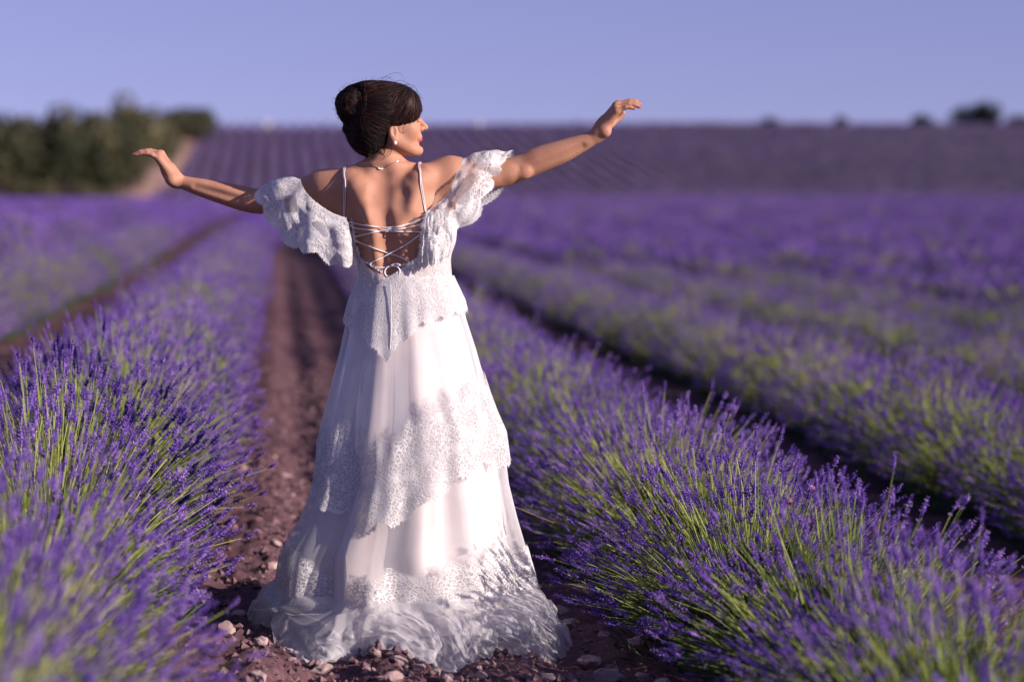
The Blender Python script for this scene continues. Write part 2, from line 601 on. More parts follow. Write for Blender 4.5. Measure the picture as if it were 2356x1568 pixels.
ROWS = {  # row number: y from, y to, label, group, height factor
    -1: (2.7, 46, 'purple lavender bush in the row along the left edge of the path', 'lavender bushes left of the path', 0.96),
    0: (3.6, 46, 'purple lavender bush in the row along the right edge of the path', 'lavender bushes right of the path', 0.87),
    1: (9.5, 46, 'lavender bush in the second row right of the path, beyond a dark gap', 'lavender bushes in the second row right of the path', 0.88),
    -2: (11.0, 46, 'lavender bush in the second row left of the path', 'lavender bushes in the second row left of the path', 0.92),
    2: (15.0, 40, 'lavender bush in the third row right of the path', 'lavender bushes in the third row right of the path', 0.86),
    3: (21.0, 38, 'blurred lavender bush in the fourth row right of the path', 'lavender bushes in the fourth row right of the path', 0.86),
}
far_pts = []
BUSH_STEP = 0.68


def build_rows():
    rr = np.random.default_rng(21)
    n = 0
    for k, (y0, y1, lab, grp, hf) in ROWS.items():
        y = y0
        while y < y1:
            x = float(path_x(y)) + (k + 0.5) * SPACING + {0: .07 + .12 * float((1 - smooth(6.2, 7.8, y))) if y < 7.8 else .07, -1: -.03, 1: .12, 2: .12, 3: .12, -2: .22}[k] + rr.normal(0, .03)
            s = rr.uniform(.92, 1.1)
            kind = 0 if y < 12.5 else 1
            place_bush(x, y, (s * rr.uniform(.95, 1.06) * (.93 if k > 0 else 1), s, hf * s * rr.uniform(.93, 1.07)),
                       -ROWX * 1.0 + (math.pi if rr.random() < .5 else 0) + rr.normal(0, .12), kind, lab, grp, int(rr.integers(100)))
            n += 1
            y += (BUSH_STEP if y < 20 else BUSH_STEP * 1.25) * rr.uniform(.88, 1.12)
    return n


N_BUSH = build_rows()
print('bushes', N_BUSH)


def far_field():
    """the rest of the plain and the rows up the hill: two masses nobody could count, bushes instanced on points"""
    rr = np.random.default_rng(33)
    flat, slope = [], []
    for k in range(-75, 95):
        off = (k + 0.5) * SPACING
        start = ROWS[k][1] if k in ROWS else 8.0
        y = start
        while y < 372:
            x = float(path_x(y)) + off
            half = 0.2117 * 1.12 * y + 10
            step = 0.95 if y < 110 else (1.25 if y < 236 else 1.5)
            y += step * rr.uniform(.85, 1.15)
            if abs(x) > half + 2:
                continue
            if y < 20 and abs(x) < 0.2117 * y - 3 and k in ROWS:
                continue
            if y < 236:
                if x < -0.2117 * 225 + 0.0 and y > 228:
                    continue
                flat.append((x, y))
            elif y > 246 or (x > -18 and rr.random() < .9):
                edge = -36.5 - 0.075 * (y - 246)
                if x < edge:
                    continue
                slope.append((x, y))
    return np.array(flat), np.array(slope)


FLAT, SLOPE = far_field()
print('far', len(FLAT), len(SLOPE))


def merged_bush(name, seed, nst, Hh=0.62):
    d = lavender_parts(seed, nst, 0, 0, lod=2, Hh=Hh)
    vs, fs, ts, mi = [], [], [], []
    n = 0
    mats = [M_STEM, M_FLOWER, M_LEAF]
    for i, k in enumerate(('stems', 'flower_spikes', 'leaves')):
        v, f, t = d[k]
        vs.append(v)
        fs.append(f + n)
        ts.append(t)
        mi.append(np.full(len(f), i))
        n += len(v)
    # keep triangles and quads apart
    quads = [f for f in fs if f.shape[1] == 4]
    tris = [f for f in fs if f.shape[1] == 3]
    idx = np.concatenate([m for f, m in zip(fs, mi) if f.shape[1] == 4] + [m for f, m in zip(fs, mi) if f.shape[1] == 3])
    return mesh_np(name, np.concatenate(vs), [np.concatenate(quads), np.concatenate(tris)], mats, smooth=False, mat_idx=idx,
                   attrs={'tint': np.concatenate(ts)})


def instanced_mass(name, pts, src_me, label, seed, hf=1.0, wide=1.0):
    rr = np.random.default_rng(seed)
    n = len(pts)
    z = hill(pts[:, 0], pts[:, 1]) - 0.02
    me = bpy.data.meshes.new(name)
    me.vertices.add(n)
    me.vertices.foreach_set('co', np.stack([pts[:, 0], pts[:, 1], z], -1).astype(np.float32).ravel())
    a = me.attributes.new('turn', 'FLOAT_VECTOR', 'POINT')
    rz = rr.uniform(0, 6.28, n)
    a.data.foreach_set('vector', np.stack([rz * 0, rz * 0, np.where(rr.random(n) < .5, 0, math.pi) + rr.normal(0, .15, n) - ROWX], -1).astype(np.float32).ravel())
    a = me.attributes.new('size', 'FLOAT_VECTOR', 'POINT')
    s = rr.uniform(.85, 1.15, n)
    a.data.foreach_set('vector', np.stack([s * wide, s * 1.25, s * hf * rr.uniform(.85, 1.15, n)], -1).astype(np.float32).ravel())
    src = bpy.data.objects.new(name + '_plant', src_me)       # kept out of the scene, instanced only
    ng = bpy.data.node_groups.new(name, 'GeometryNodeTree')
    ng.interface.new_socket('Geometry', in_out='INPUT', socket_type='NodeSocketGeometry')
    ng.interface.new_socket('Geometry', in_out='OUTPUT', socket_type='NodeSocketGeometry')
    gi = ng.nodes.new('NodeGroupInput')
    go = ng.nodes.new('NodeGroupOutput')
    oi = ng.nodes.new('GeometryNodeObjectInfo')
    oi.inputs['Object'].default_value = src
    ip = ng.nodes.new('GeometryNodeInstanceOnPoints')
    at = []
    for nm in ('turn', 'size'):
        q = ng.nodes.new('GeometryNodeInputNamedAttribute')
        q.data_type = 'FLOAT_VECTOR'
        q.inputs['Name'].default_value = nm
        at.append(q)
    e2r = ng.nodes.new('FunctionNodeEulerToRotation')
    ng.links.new(at[0].outputs['Attribute'], e2r.inputs[0])
    ng.links.new(gi.outputs[0], ip.inputs['Points'])
    ng.links.new(oi.outputs['Geometry'], ip.inputs['Instance'])
    ng.links.new(e2r.outputs[0], ip.inputs['Rotation'])
    ng.links.new(at[1].outputs['Attribute'], ip.inputs['Scale'])
    ng.links.new(ip.outputs[0], go.inputs[0])
    o = obj(name, me)
    md = o.modifiers.new('plants', 'NODES')
    md.node_group = ng
    tag(o, label, 'lavender field', kind='stuff')
    return o


_p = np.clip((FLAT[:, 1] - 70) / 140, 0, 1) * np.where(FLAT[:, 0] > -12, 1, .35)
_hazy = np.random.default_rng(9).random(len(FLAT)) < _p  # hill plants mixed in with distance to imitate haze
FIELD_HILL = merged_bush('hill_bush', 302, 260)
instanced_mass('haze_lavender', FLAT[_hazy], FIELD_HILL, 'greyer lavender mixed in to imitate haze at the far side of the field below the hill', 43, 1.0, 1.05)
instanced_mass('lavender_field', FLAT[~_hazy], merged_bush('field_bush', 301, 300), 'blurred purple lavender rows covering the flat field behind the woman', 41, .92)
instanced_mass('hillside_lavender', SLOPE, FIELD_HILL, 'striped lavender rows running up the far hillside', 42, 1.05, 1.12)


# ------------------------------------------------------------------ trees
def tree_meshes(seed, n_lobe, n_leaf, flat=0.75, low=0.0, mat=None):
    r = np.random.default_rng(seed)
    cs, rs = [], []
    for k in range(n_lobe):
        a = r.uniform(0, 6.28)
        q = r.uniform(0.0, .62) ** .7
        cs.append((q * math.cos(a), q * math.sin(a), low + .34 + flat * r.uniform(.0, .62) * (1 - .5 * q)))
        rs.append(r.uniform(.20, .36))
    cs, rs = np.array(cs), np.array(rs)
    i = r.choice(n_lobe, n_leaf, p=rs ** 2 / (rs ** 2).sum())
    d = unit(r.normal(size=(n_leaf, 3)))
    p = cs[i] + d * (rs[i] * r.uniform(.72, 1.05, n_leaf) ** .6)[:, None] * np.array([1, 1, .85])
    s = unit(np.cross(d, r.normal(size=(n_leaf, 3))) + .6 * r.normal(size=(n_leaf, 3)))
    t = unit(np.cross(d + r.normal(0, .5, (n_leaf, 3)), s))
    w = r.uniform(.018, .045, n_leaf)[:, None]
    v = np.stack([p - s * w, p + t * w * .7, p + s * w, p - t * w * .7], 1)
    f = np.arange(n_leaf * 4).reshape(-1, 4)
    tint = np.repeat(np.clip(r.normal(.5, .22, n_leaf) + .25 * r.normal(size=n_lobe)[i], 0, 1), 4)
    crown = mesh_np('crown', v.reshape(-1, 3), f, [mat or M_OAK], smooth=False, attrs={'tint': tint})
    # trunk with limbs
    segs = [((0, 0, -.03), (.02, .01, .22), .05, .038), ((.02, .01, .22), (-.01, .03, .5), .038, .022)]
    for k in range(min(5, n_lobe)):
        segs.append(((.02, .01, .2 + .04 * k), tuple(cs[k]), .026, .008))
    tv, tf = [], []
    for a, b, ra, rb in segs:
        a, b = np.array(a), np.array(b)
        ax = unit(b - a)
        s1 = unit(np.cross(ax, [.3, .9, .1]))
        s2 = np.cross(ax, s1)
        n0 = sum(len(q) for q in tv)
        ring = [np.stack([c + rad * (math.cos(w_) * s1 + math.sin(w_) * s2) for w_ in np.linspace(0, 6.283, 8)[:-1]]) for c, rad in ((a, ra), ((a + b) / 2 + .01, (ra + rb) / 2), (b, rb))]
        tv.append(np.concatenate(ring))
        for q in range(2):
            for c in range(7):
                tf.append([n0 + q * 7 + c, n0 + q * 7 + (c + 1) % 7, n0 + (q + 1) * 7 + (c + 1) % 7, n0 + (q + 1) * 7 + c])
    trunk = mesh_np('trunk', np.concatenate(tv), np.array(tf), [M_BARK])
    return crown, trunk


OAKS = [tree_meshes(60 + s, 15, 3800) for s in range(4)]
BUSHES = [tree_meshes(80 + s, 12, 2600, flat=.42, low=-.12) for s in range(2)]
DARK = [tree_meshes(90 + s, 16, 3600, flat=.42, low=-.16, mat=M_EVERGREEN) for s in range(2)]


def tree(px, y, wid, hgt, var, label, group, name='oak_tree', rz=0.0, dz=0.0):
    x = (px - 1178) / FPX * y
    root = empty(name, (x, y, float(hill(x, y)) - .1 + dz), rz)
    root.scale = (wid / 1.75, wid / 1.75, hgt / 1.02 if name == 'oak_tree' else hgt / .85)
    c, t = var
    obj('crown', c, root)
    obj('trunk', t, root)
    tag(root, label, 'tree' if name == 'oak_tree' else 'bush', group)


g = 'oak trees in the grove at the left'
TR = [(-40, 236, 10, 9.2, 'dark oak tree cut by the left edge of the photo'),
      (35, 232, 9, 8.4, 'dark green oak second from the left edge, lower crown than its right neighbour'),
      (80, 246, 10, 10.4, 'dark oak behind the gap of deep shade near the left edge'),
      (140, 236, 10.5, 10.2, 'broad grey green oak in the middle of the left grove'),
      (205, 246, 10, 10, 'oak right of the middle of the left grove'),
      (262, 240, 7.5, 8.2, 'olive green oak at the right front of the grove beside the bare bank'),
      (250, 262, 9.5, 9.4, 'oak behind the front of the grove beside the bare bank'),
      (292, 278, 11, 10.4, 'tallest dark oak on the skyline above the outstretched left hand'),
      (345, 300, 11, 7.6, 'oak on the skyline right of the tallest oak'),
      (395, 325, 11, 5.4, 'rounded oak on the skyline half way down to the crest'),
      (440, 345, 10, 4.9, 'low oak near the right end of the skyline grove'),
      (478, 362, 8, 3.0, 'last small oak where the grove meets the hill crest'),
      (60, 226, 6, 3.4, 'low light green shrub at the foot of the left grove'),
      (185, 229, 5.5, 2.8, 'low olive shrub between grove and lavender field')]
for i, (px, y, w_, h_, lab) in enumerate(TR):
    tree(px, y, w_, h_, OAKS[i % 4] if h_ > 4 else BUSHES[i % 2], lab, g, 'oak_tree' if h_ > 4 else 'shrub', i * 1.3)
g = 'bushes on the hill crest'
for i, (px, y, w_, h_, lab) in enumerate([(2253, 366, 7.4, 4.6, 'largest dark round bush on the crest near the right edge'),
                                          (2115, 366, 3.2, 2.6, 'medium dark bush on the crest left of the largest bush'),
                                          (1930, 367, 2.2, 2.2, 'small bush on the crest right of the middle crest bush'),
                                          (1768, 367, 2.0, 2.0, 'small bush on the crest farthest from the right edge'),
                                          (1853, 368, 1.6, 1.2, 'tiny low bush on the crest between two small ones'),
                                          (2340, 367, 3.0, 2.4, 'dark bush on the crest cut by the right edge')]):
    tree(px, y, w_ * 1.35, h_ * 1.15, DARK[i % 2], lab, g, 'crest_bush', i * 2.1)
for i, (px, w_, h_) in enumerate([(1285, 4.5, 3.8), (1325, 5.5, 4.4)]):
    tree(px, 520, w_, h_ + 2.0, OAKS[i], ['pale distant tree left of its twin behind the raised forearm', 'pale distant tree just left of the raised wrist'][i], 'distant trees beyond the crest', 'oak_tree', i, dz=1.2)


def highlight_box(px, y, w_, h_, label):  # small white shed shape, added to give a pale blurred highlight
    x = (px - 1178) / FPX * y
    z = float(hill(x, y))
    root = empty('highlight_stand_in', (x, y, z), .1)
    def box(nm, x0, x1, y0, y1, z0, z1, m):
        v = np.array([[a, b, c] for a in (x0, x1) for b in (y0, y1) for c in (z0, z1)], float)
        f = np.array([[0, 1, 3, 2], [4, 6, 7, 5], [0, 4, 5, 1], [2, 3, 7, 6], [0, 2, 6, 4], [1, 5, 7, 3]])
        return obj(nm, mesh_np(nm, v, f, [m], smooth=False), root)
    box('wall', -w_ / 2, w_ / 2, -w_ / 2, w_ / 2, -.3, h_, M_WALL)
    v = np.array([[-w_ * .56, -w_ * .56, h_], [w_ * .56, -w_ * .56, h_], [w_ * .56, w_ * .56, h_], [-w_ * .56, w_ * .56, h_],
                  [-w_ * .56, 0, h_ * 1.2], [w_ * .56, 0, h_ * 1.2]])
    obj('roof', mesh_np('roof', v, [np.array([[0, 1, 5, 4], [2, 3, 4, 5], [3, 2, 1, 0]]), np.array([[0, 4, 3], [1, 2, 5]])], [M_WALL], smooth=False), root)
    box('door', -w_ * .12, w_ * .12, -w_ / 2 - .03, -w_ / 2 + .02, 0, h_ * .75, M_TILE)
    tag(root, label, 'highlight_box', 'added white highlight boxes on the hill crest')


highlight_box(620, 366, .8, .9, 'tiny white hut added for a blurred bright dot on the hill crest left of the hair bun')
highlight_box(1105, 366, .7, .8, 'tiny white hut added for a blurred bright dot on the hill crest right of the face')


# ------------------------------------------------------------------ bare earth beside the grove
def earth_mat():
    m, nt, b, out = new_mat('pale_earth')
    n = noise_tex(nt, .35, 6)
    r = ramp(nt, [(0.35, (0.26, 0.145, 0.115)), (0.6, (0.40, 0.25, 0.20)), (0.8, (0.46, 0.33, 0.25))])
    nt.links.new(n.outputs['Fac'], r.inputs[0])
    nt.links.new(r.outputs[0], b.inputs['Base Color'])
    b.inputs['Roughness'].default_value = .95
    return m


M_EARTH = earth_mat()


def sheet(name, x0, x1, y0, y1, nx, ny, lift):
    yy = np.linspace(y0, y1, ny)
    t = np.linspace(0, 1, nx)
    T, Y = np.meshgrid(t, yy, indexing='ij')
    X = x0(Y) + (x1(Y) - x0(Y)) * T + .6 * vnoise(T * 4, Y / 6, 0, 61) * np.sin(np.pi * T)
    Z = hill(X, Y) + lift + .35 * np.sin(np.pi * T) * (.6 + .4 * vnoise(T * 3, Y / 8, 0, 62))
    tag(obj(name, mesh_np(name, np.stack([X, Y, Z], -1).reshape(-1, 3), grid_faces(nx, ny), [M_EARTH])), kind='structure')


sheet('earth_bank', lambda y: -41.5 - .082 * (y - 246), lambda y: -36.2 - .078 * (y - 246), 247, 362, 12, 90, .02)
sheet('dirt_track', lambda y: -62 + 0 * y, lambda y: -17 + 0 * y, 237.5, 245.5, 60, 10, .03)


# ------------------------------------------------------------------ odd stalks and wild flowers among the lavender
M_DRY = simple_mat('dry_straw', (0.42, 0.29, 0.17), 0.8)
M_CRIMSON = simple_mat('crimson_petal', (0.30, 0.02, 0.06), 0.7)
M_PALEPINK = simple_mat('pale_pink_petal', (0.62, 0.36, 0.42), 0.7)


def stalk(pts, r, n=14, sides=5):
    p = np.asarray(pts, float)
    t = np.linspace(0, len(p) - 1, n)
    q = np.stack([np.interp(t, np.arange(len(p)), p[:, k]) for k in range(3)], 1)
    for _ in range(3):
        q[1:-1] = (q[:-2] + 2 * q[1:-1] + q[2:]) / 4
    tg = unit(np.gradient(q, axis=0))
    s1 = unit(np.cross(tg, [.2, .9, .3]))
    s2 = np.cross(tg, s1)
    a = np.linspace(0, 2 * math.pi, sides + 1)[:-1]
    rr = r * np.linspace(1, .6, n)
    v = q[:, None] + rr[:, None, None] * (np.cos(a)[None, :, None] * s1[:, None] + np.sin(a)[None, :, None] * s2[:, None])
    return v.reshape(-1, 3), np.array([[i * sides + k, i * sides + (k + 1) % sides, (i + 1) * sides + (k + 1) % sides, (i + 1) * sides + k] for i in range(n - 1) for k in range(sides)])


for pts, lab in (([W(1640, 1366, -.8), W(1662, 1338, -.8), W(1690, 1324, -.8), W(1712, 1322, -.78)], 'bent dry straw stalk in the lower part of the row right of the path'),
                 ([W(1172, 1160, .25), W(1210, 1176, .2), W(1275, 1202, .15)], 'thin dry twig lying behind the right side of the skirt')):
    v, f = stalk(pts, .0020)
    tag(obj('dry_stalk', mesh_np('dry_stalk', v, f, [M_DRY])), lab, 'dry stalk', 'dry stalks beside the dress')


def wild_flower(px, py, dy, label):
    rr = np.random.default_rng(int(px))
    top = W(px, py, dy)
    base = np.array([top[0] + .03, top[1] + .02, float(hill(top[0], top[1]))])
    root = empty('wild_flower', base)
    v, f = stalk([base - base, (top - base) * .5 + np.array([.012, 0, 0]), top - base], .0013)
    obj('stem', mesh_np('stem', v, f, [M_STEM], attrs={'tint': np.full(len(v), .5)}), root)
    n = 70
    d = unit(rr.normal(size=(n, 3)) + np.array([0, 0, .4]))
    def petals(nm, sel, L, wd, m):
        dd = d[sel]
        sd = unit(np.cross(dd, rr.normal(size=dd.shape)))
        c = top - base
        q = np.stack([c + dd * .002, c + dd * L * .6 + sd * wd, c + dd * L, c + dd * L * .6 - sd * wd], 1)
        obj(nm, mesh_np(nm, q.reshape(-1, 3), np.arange(len(dd) * 4).reshape(-1, 4), [m], smooth=False), root)['kind'] = 'stuff'
    petals('flower_head', d[:, 2] < .45, .012, .004, M_CRIMSON)
    petals('petals', d[:, 2] >= .30, .017, .005, M_PALEPINK)
    tag(root, label, 'wild flower', 'wild flowers in the row right of the path')


wild_flower(1812, 1155, -.35, 'crimson wild flower with pale pink petals, lower of two among the lavender')
wild_flower(1866, 1128, -.30, 'crimson wild flower with pale pink petals, upper of two among the lavender')

# ================================================================== the woman
# ---------------------------------------------------------------- distance-field modelling of the body
def smin(a, b, k):
    if k <= 0:
        return np.minimum(a, b)
    h = np.maximum(k - np.abs(a - b), 0) / k
    return np.minimum(a, b) - h * h * k * 0.25


def smax(a, b, k):
    return -smin(-a, -b, k)


def sd_cone(p, a, b, ra, rb):
    a, b = np.asarray(a, np.float32), np.asarray(b, np.float32)
    ab = b - a
    t = np.clip(((p - a) @ ab) / max(float(ab @ ab), 1e-9), 0, 1)
    q = p - a - t[:, None] * ab
    return np.sqrt((q * q).sum(1)) - (ra + (rb - ra) * t)


def sd_ell(p, c, r, axes=None):
    q = p - np.asarray(c, np.float32)
    if axes is not None:
        q = q @ np.asarray(axes, np.float32).T
    r = np.asarray(r, np.float32)
    k0 = np.sqrt(((q / r) ** 2).sum(1))
    k1 = np.sqrt(((q / (r * r)) ** 2).sum(1))
    return k0 * (k0 - 1.0) / np.maximum(k1, 1e-6)


def curve(pts, n):
    """Catmull-Rom through the points"""
    p = np.asarray(pts, float)
    p = np.concatenate([2 * p[:1] - p[1:2], p, 2 * p[-1:] - p[-2:-1]])
    m = len(p) - 3
    t = np.linspace(0, m - 1e-6, n)
    i = t.astype(int)
    w = (t - i)[:, None]
    a, b, c, d = p[i], p[i + 1], p[i + 2], p[i + 3]
    return .5 * (2 * b + (c - a) * w + (2 * a - 5 * b + 4 * c - d) * w ** 2 + (3 * b - a - 3 * c + d) * w ** 3)


def make_path(pts, n):
    """pts rows: px, py, dy, radius -> smooth chain of cones"""
    q = np.array([[*W(a, b, c), r] for a, b, c, r in pts])
    return curve(q, n).astype(np.float32)


def sd_path(p, c):
    best = None
    for a, b in zip(c[:-1], c[1:]):
        d = sd_cone(p, a[:3], b[:3], float(a[3]), float(b[3]))
        best = d if best is None else np.minimum(best, d)
    return best


def near(p, c, r, fn):
    """fn evaluated only inside a sphere, a lower bound outside it"""
    d = np.sqrt(((p - np.asarray(c, np.float32)) ** 2).sum(1)) - r + .03
    m = d < .12
    if m.any():
        d[m] = fn(p[m])
    return d


def surface_nets(fn, lo, hi, h, coarse=14):
    lo, hi = np.array(lo, float), np.array(hi, float)
    n = np.ceil((hi - lo) / h / coarse).astype(int) * coarse + 1
    D = np.full(n, 1.0, np.float32)
    nb = (n - 1) // coarse
    bi = np.stack(np.meshgrid(*[np.arange(k) for k in nb], indexing='ij'), -1).reshape(-1, 3)
    cen = lo + (bi + .5) * coarse * h
    dc = fn(cen.astype(np.float32))
    act = np.abs(dc) < coarse * h * 0.90 + 0.012
    for b, d in zip(bi[~act], dc[~act]):
        if d < 0:
            s = b * coarse
            D[s[0]:s[0] + coarse + 1, s[1]:s[1] + coarse + 1, s[2]:s[2] + coarse + 1] = -1
    loc = np.stack(np.meshgrid(*[np.arange(coarse + 1)] * 3, indexing='ij'), -1).reshape(-1, 3)
    A = bi[act] * coarse
    for s in range(0, len(A), 64):
        ch = A[s:s + 64]
        idx = (ch[:, None, :] + loc[None]).reshape(-1, 3)
        D[idx[:, 0], idx[:, 1], idx[:, 2]] = fn((lo + idx * h).astype(np.float32))
    S = D < 0
    c = np.zeros(n - 1, np.int8)
    for i in (0, 1):
        for j in (0, 1):
            for k in (0, 1):
                c += S[i:n[0] - 1 + i, j:n[1] - 1 + j, k:n[2] - 1 + k]
    cells = np.argwhere((c > 0) & (c < 8))
    vid = np.full(n - 1, -1, np.int64)
    vid[tuple(cells.T)] = np.arange(len(cells))
    acc = np.zeros((len(cells), 3))
    cnt = np.zeros(len(cells))
    offs = [(i, j, k) for i in (0, 1) for j in (0, 1) for k in (0, 1)]
    for a in offs:
        for ax in range(3):
            if a[ax]:
                continue
            b = list(a)
            b[ax] = 1
            da = D[tuple((cells + a).T)]
            db = D[tuple((cells + b).T)]
            m = (da < 0) != (db < 0)
            t = da[m] / (da[m] - db[m])
            p = np.array(a, float)[None].repeat(m.sum(), 0)
            p[:, ax] += t
            acc[m] += p
            cnt[m] += 1
    V = lo + (cells + acc / cnt[:, None]) * h
    F = []
    for ax in range(3):
        u, v = (ax + 1) % 3, (ax + 2) % 3
        sl0 = [slice(0, n[0] - 1), slice(0, n[1] - 1), slice(0, n[2] - 1)]
        sl1 = [slice(0, n[0] - 1), slice(0, n[1] - 1), slice(0, n[2] - 1)]
        sl1[ax] = slice(1, n[ax])
        e = np.argwhere(S[tuple(sl0)] != S[tuple(sl1)])
        e = e[(e[:, u] > 0) & (e[:, v] > 0)]
        du = np.zeros(3, int)
        du[u] = 1
        dv = np.zeros(3, int)
        dv[v] = 1
        q = np.stack([vid[tuple((e - du - dv).T)], vid[tuple((e - dv).T)], vid[tuple(e.T)], vid[tuple((e - du).T)]], 1)
        fl = ~S[tuple(e.T)]
        q[fl] = q[fl][:, ::-1]
        F.append(q)
    F = np.concatenate(F)
    F = F[(F >= 0).all(1)]
    # pull the vertices onto the surface
    for _ in range(2):
        g = grad(fn, V)
        V = V - g * fn(V.astype(np.float32))[:, None] * .9
    return V, F


def grad(fn, p, e=8e-4):
    g = np.stack([fn((p + d).astype(np.float32)) - fn((p - d).astype(np.float32)) for d in np.eye(3) * e], 1)
    return unit(g)


def Wp(t):
    return W(*t)


PXM = 1 / 746.0                                       # metres per photo pixel at the woman

# torso sections: py, centre px, half width px, half depth m, depth centre
TORSO = np.array([(385, 884, 50, .045, .02), (405, 886, 88, .062, .018), (430, 890, 116, .080, .015), (470, 901, 118, .096, .012), (510, 914, 108, .104, .012),
                  (560, 924, 102, .104, .014), (600, 929, 100, .101, .015), (645, 934, 99, .100, .012), (700, 937, 104, .105, .005),
                  (770, 940, 112, .116, -.0), (850, 940, 116, .115, .0), (930, 938, 100, .095, .0)], float)
_i = np.linspace(0, len(TORSO) - 1, 90)


def _cr(col):
    p = np.concatenate([2 * col[:1] - col[1:2], col, 2 * col[-1:] - col[-2:-1]])
    t = np.minimum(_i, len(col) - 1 - 1e-6)
    i = t.astype(int)
    w = t - i
    a, b, c, d = p[i], p[i + 1], p[i + 2], p[i + 3]
    return .5 * (2 * b + (c - a) * w + (2 * a - 5 * b + 4 * c - d) * w ** 2 + (3 * b - a - 3 * c + d) * w ** 3)


TORSO = np.stack([_cr(TORSO[:, k]) for k in range(5)], 1)
_TZ = np.array([W(r[1], r[0], r[4])[2] for r in TORSO])[::-1]
_TX = np.array([W(r[1], r[0], r[4])[0] for r in TORSO])[::-1]
_TA = (TORSO[:, 2] * PXM)[::-1]
_TB = TORSO[::-1, 3]
_TY = D0 + TORSO[::-1, 4]


def sd_torso(p):
    z = p[:, 2]
    cx, a, b, cy = (np.interp(z, _TZ, q).astype(np.float32) for q in (_TX, _TA, _TB, _TY))
    x, y = (p[:, 0] - cx), (p[:, 1] - cy)
    k = (np.abs(x / a) ** 2.35 + np.abs(y / b) ** 2.35) ** (1 / 2.35)
    d = (k - 1) * np.minimum(a, b)
    d = np.maximum(d, z - _TZ[-1])
    return np.maximum(d, _TZ[0] - z)


# head frame: forward f, up u, side s (towards the camera)
HA = R(10)
HF = np.array([math.cos(HA), math.sin(HA), 0.03])
HF /= np.linalg.norm(HF)
HS = np.array([math.sin(HA), -math.cos(HA), 0.0])
HU = np.cross(HS, HF)
HU = HU if HU[2] > 0 else -HU
HC = W(893, 265, .01)
HAX = np.stack([HF, HU, HS])


def hp(f, u, s=0.0):
    return HC + f * HF + u * HU + s * HS


def sd_head(p):
    E = lambda c, r: sd_ell(p, hp(*c), r, HAX)
    C = lambda a, b, ra, rb: sd_cone(p, hp(*a), hp(*b), ra, rb)
    d = E((-.006, .004, 0), (.090, .088, .071))
    d = smin(d, E((.036, -.040, 0), (.056, .074, .058)), .03)
    for s in (-1, 1):
        d = smin(d, C((.012, -.078, .046 * s), (.070, -.108, .016 * s), .018, .015), .03)      # jaw
        d = smin(d, E((.062, -.048, .034 * s), (.024, .026, .024)), .02)                      # cheek
        d = smin(d, C((.078, .010, .012 * s), (.066, .008, .045 * s), .010, .010), .014)      # brow
    d = smin(d, E((.088, -.110, 0), (.016, .015, .018)), .018)                                # chin
    d = smin(d, C((.084, -.004, 0), (.109, -.036, 0), .0078, .0092), .010)                    # nose bridge
    d = smin(d, E((.1105, -.0405, 0), (.0112, .0090, .0100)), .006)                           # tip
    for s in (-1, 1):
        d = smin(d, E((.098, -.045, .0105 * s), (.010, .0075, .0065)), .005)                  # wings
        d = smax(d, -E((.0945, -.016, .031 * s), (.013, .010, .016)), .010)                   # eye sockets
        d = smin(d, E((.0775, -.0165, .0305 * s), (.0115, .0105, .0125)), .002)               # closed lids
    d = smin(d, E((.0900, -.0690, 0), (.0120, .014, .022)), .012)                             # mouth mound
    d = smin(d, E((.0965, -.0700, 0), (.0070, .0046, .017)), .004)                            # upper lip
    d = smin(d, E((.0950, -.0800, 0), (.0075, .0052, .015)), .004)                            # lower lip
    d = smax(d, -C((.1045, -.0752, -.018), (.1045, -.0752, .018), .0024, .0024), .003)          # lip line
    d = smax(d, -E((.0990, -.0925, 0), (.006, .0050, .015)), .006)                            # under the lip
    for s in (-1, 1):                                                                         # ears
        e = E((.004, -.054, .066 * s), (.0140, .026, .0085))
        e = smin(e, E((.008, -.076, .064 * s), (.0085, .010, .006)), .006)
        e = smax(e, -E((.008, -.050, .0745 * s), (.0078, .016, .0068)), .004)
        d = smin(d, e, .006)
    return d


LW, RW_ = .13, .06                                     # how far the arms reach away from the camera


def hand(p, mcps, pips, tips, wrist, heel, thumb, rad=.0088):
    wr = np.asarray(wrist)
    d = None
    for m in mcps:
        a = wr * .72 + np.asarray(m) * .28
        q = sd_cone(p, a, m, .0165, .0115)
        d = q if d is None else smin(d, q, .016)
    d = smin(d, sd_cone(p, wr, wr * .6 + np.mean(mcps, 0) * .4, .0215, .0195), .018)
    d = smin(d, sd_ell(p, heel, (.017, .015, .016)), .016)
    fg = None
    for m, q, t, s in zip(mcps, pips, tips, (.86, 1.0, 1.05, 1.0)):
        k = np.asarray(q) * .45 + np.asarray(t) * .55 + np.array([0, 0, .0022])
        f = sd_cone(p, m, q, rad * s * 1.05, rad * s * .92)
        f = smin(f, sd_cone(p, q, k, rad * s * .92, rad * s * .84), .002)
        f = smin(f, sd_cone(p, k, t, rad * s * .84, rad * s * .64), .002)
        fg = f if fg is None else smin(fg, f, .0018)
    d = smin(d, fg, .009)
    th = smin(sd_cone(p, thumb[0], thumb[1], .016, .0115), sd_cone(p, thumb[1], thumb[2], .0112, .0098), .004)
    th = smin(th, sd_cone(p, thumb[2], thumb[3], .0100, .0072), .003)
    return smin(d, th, .013)


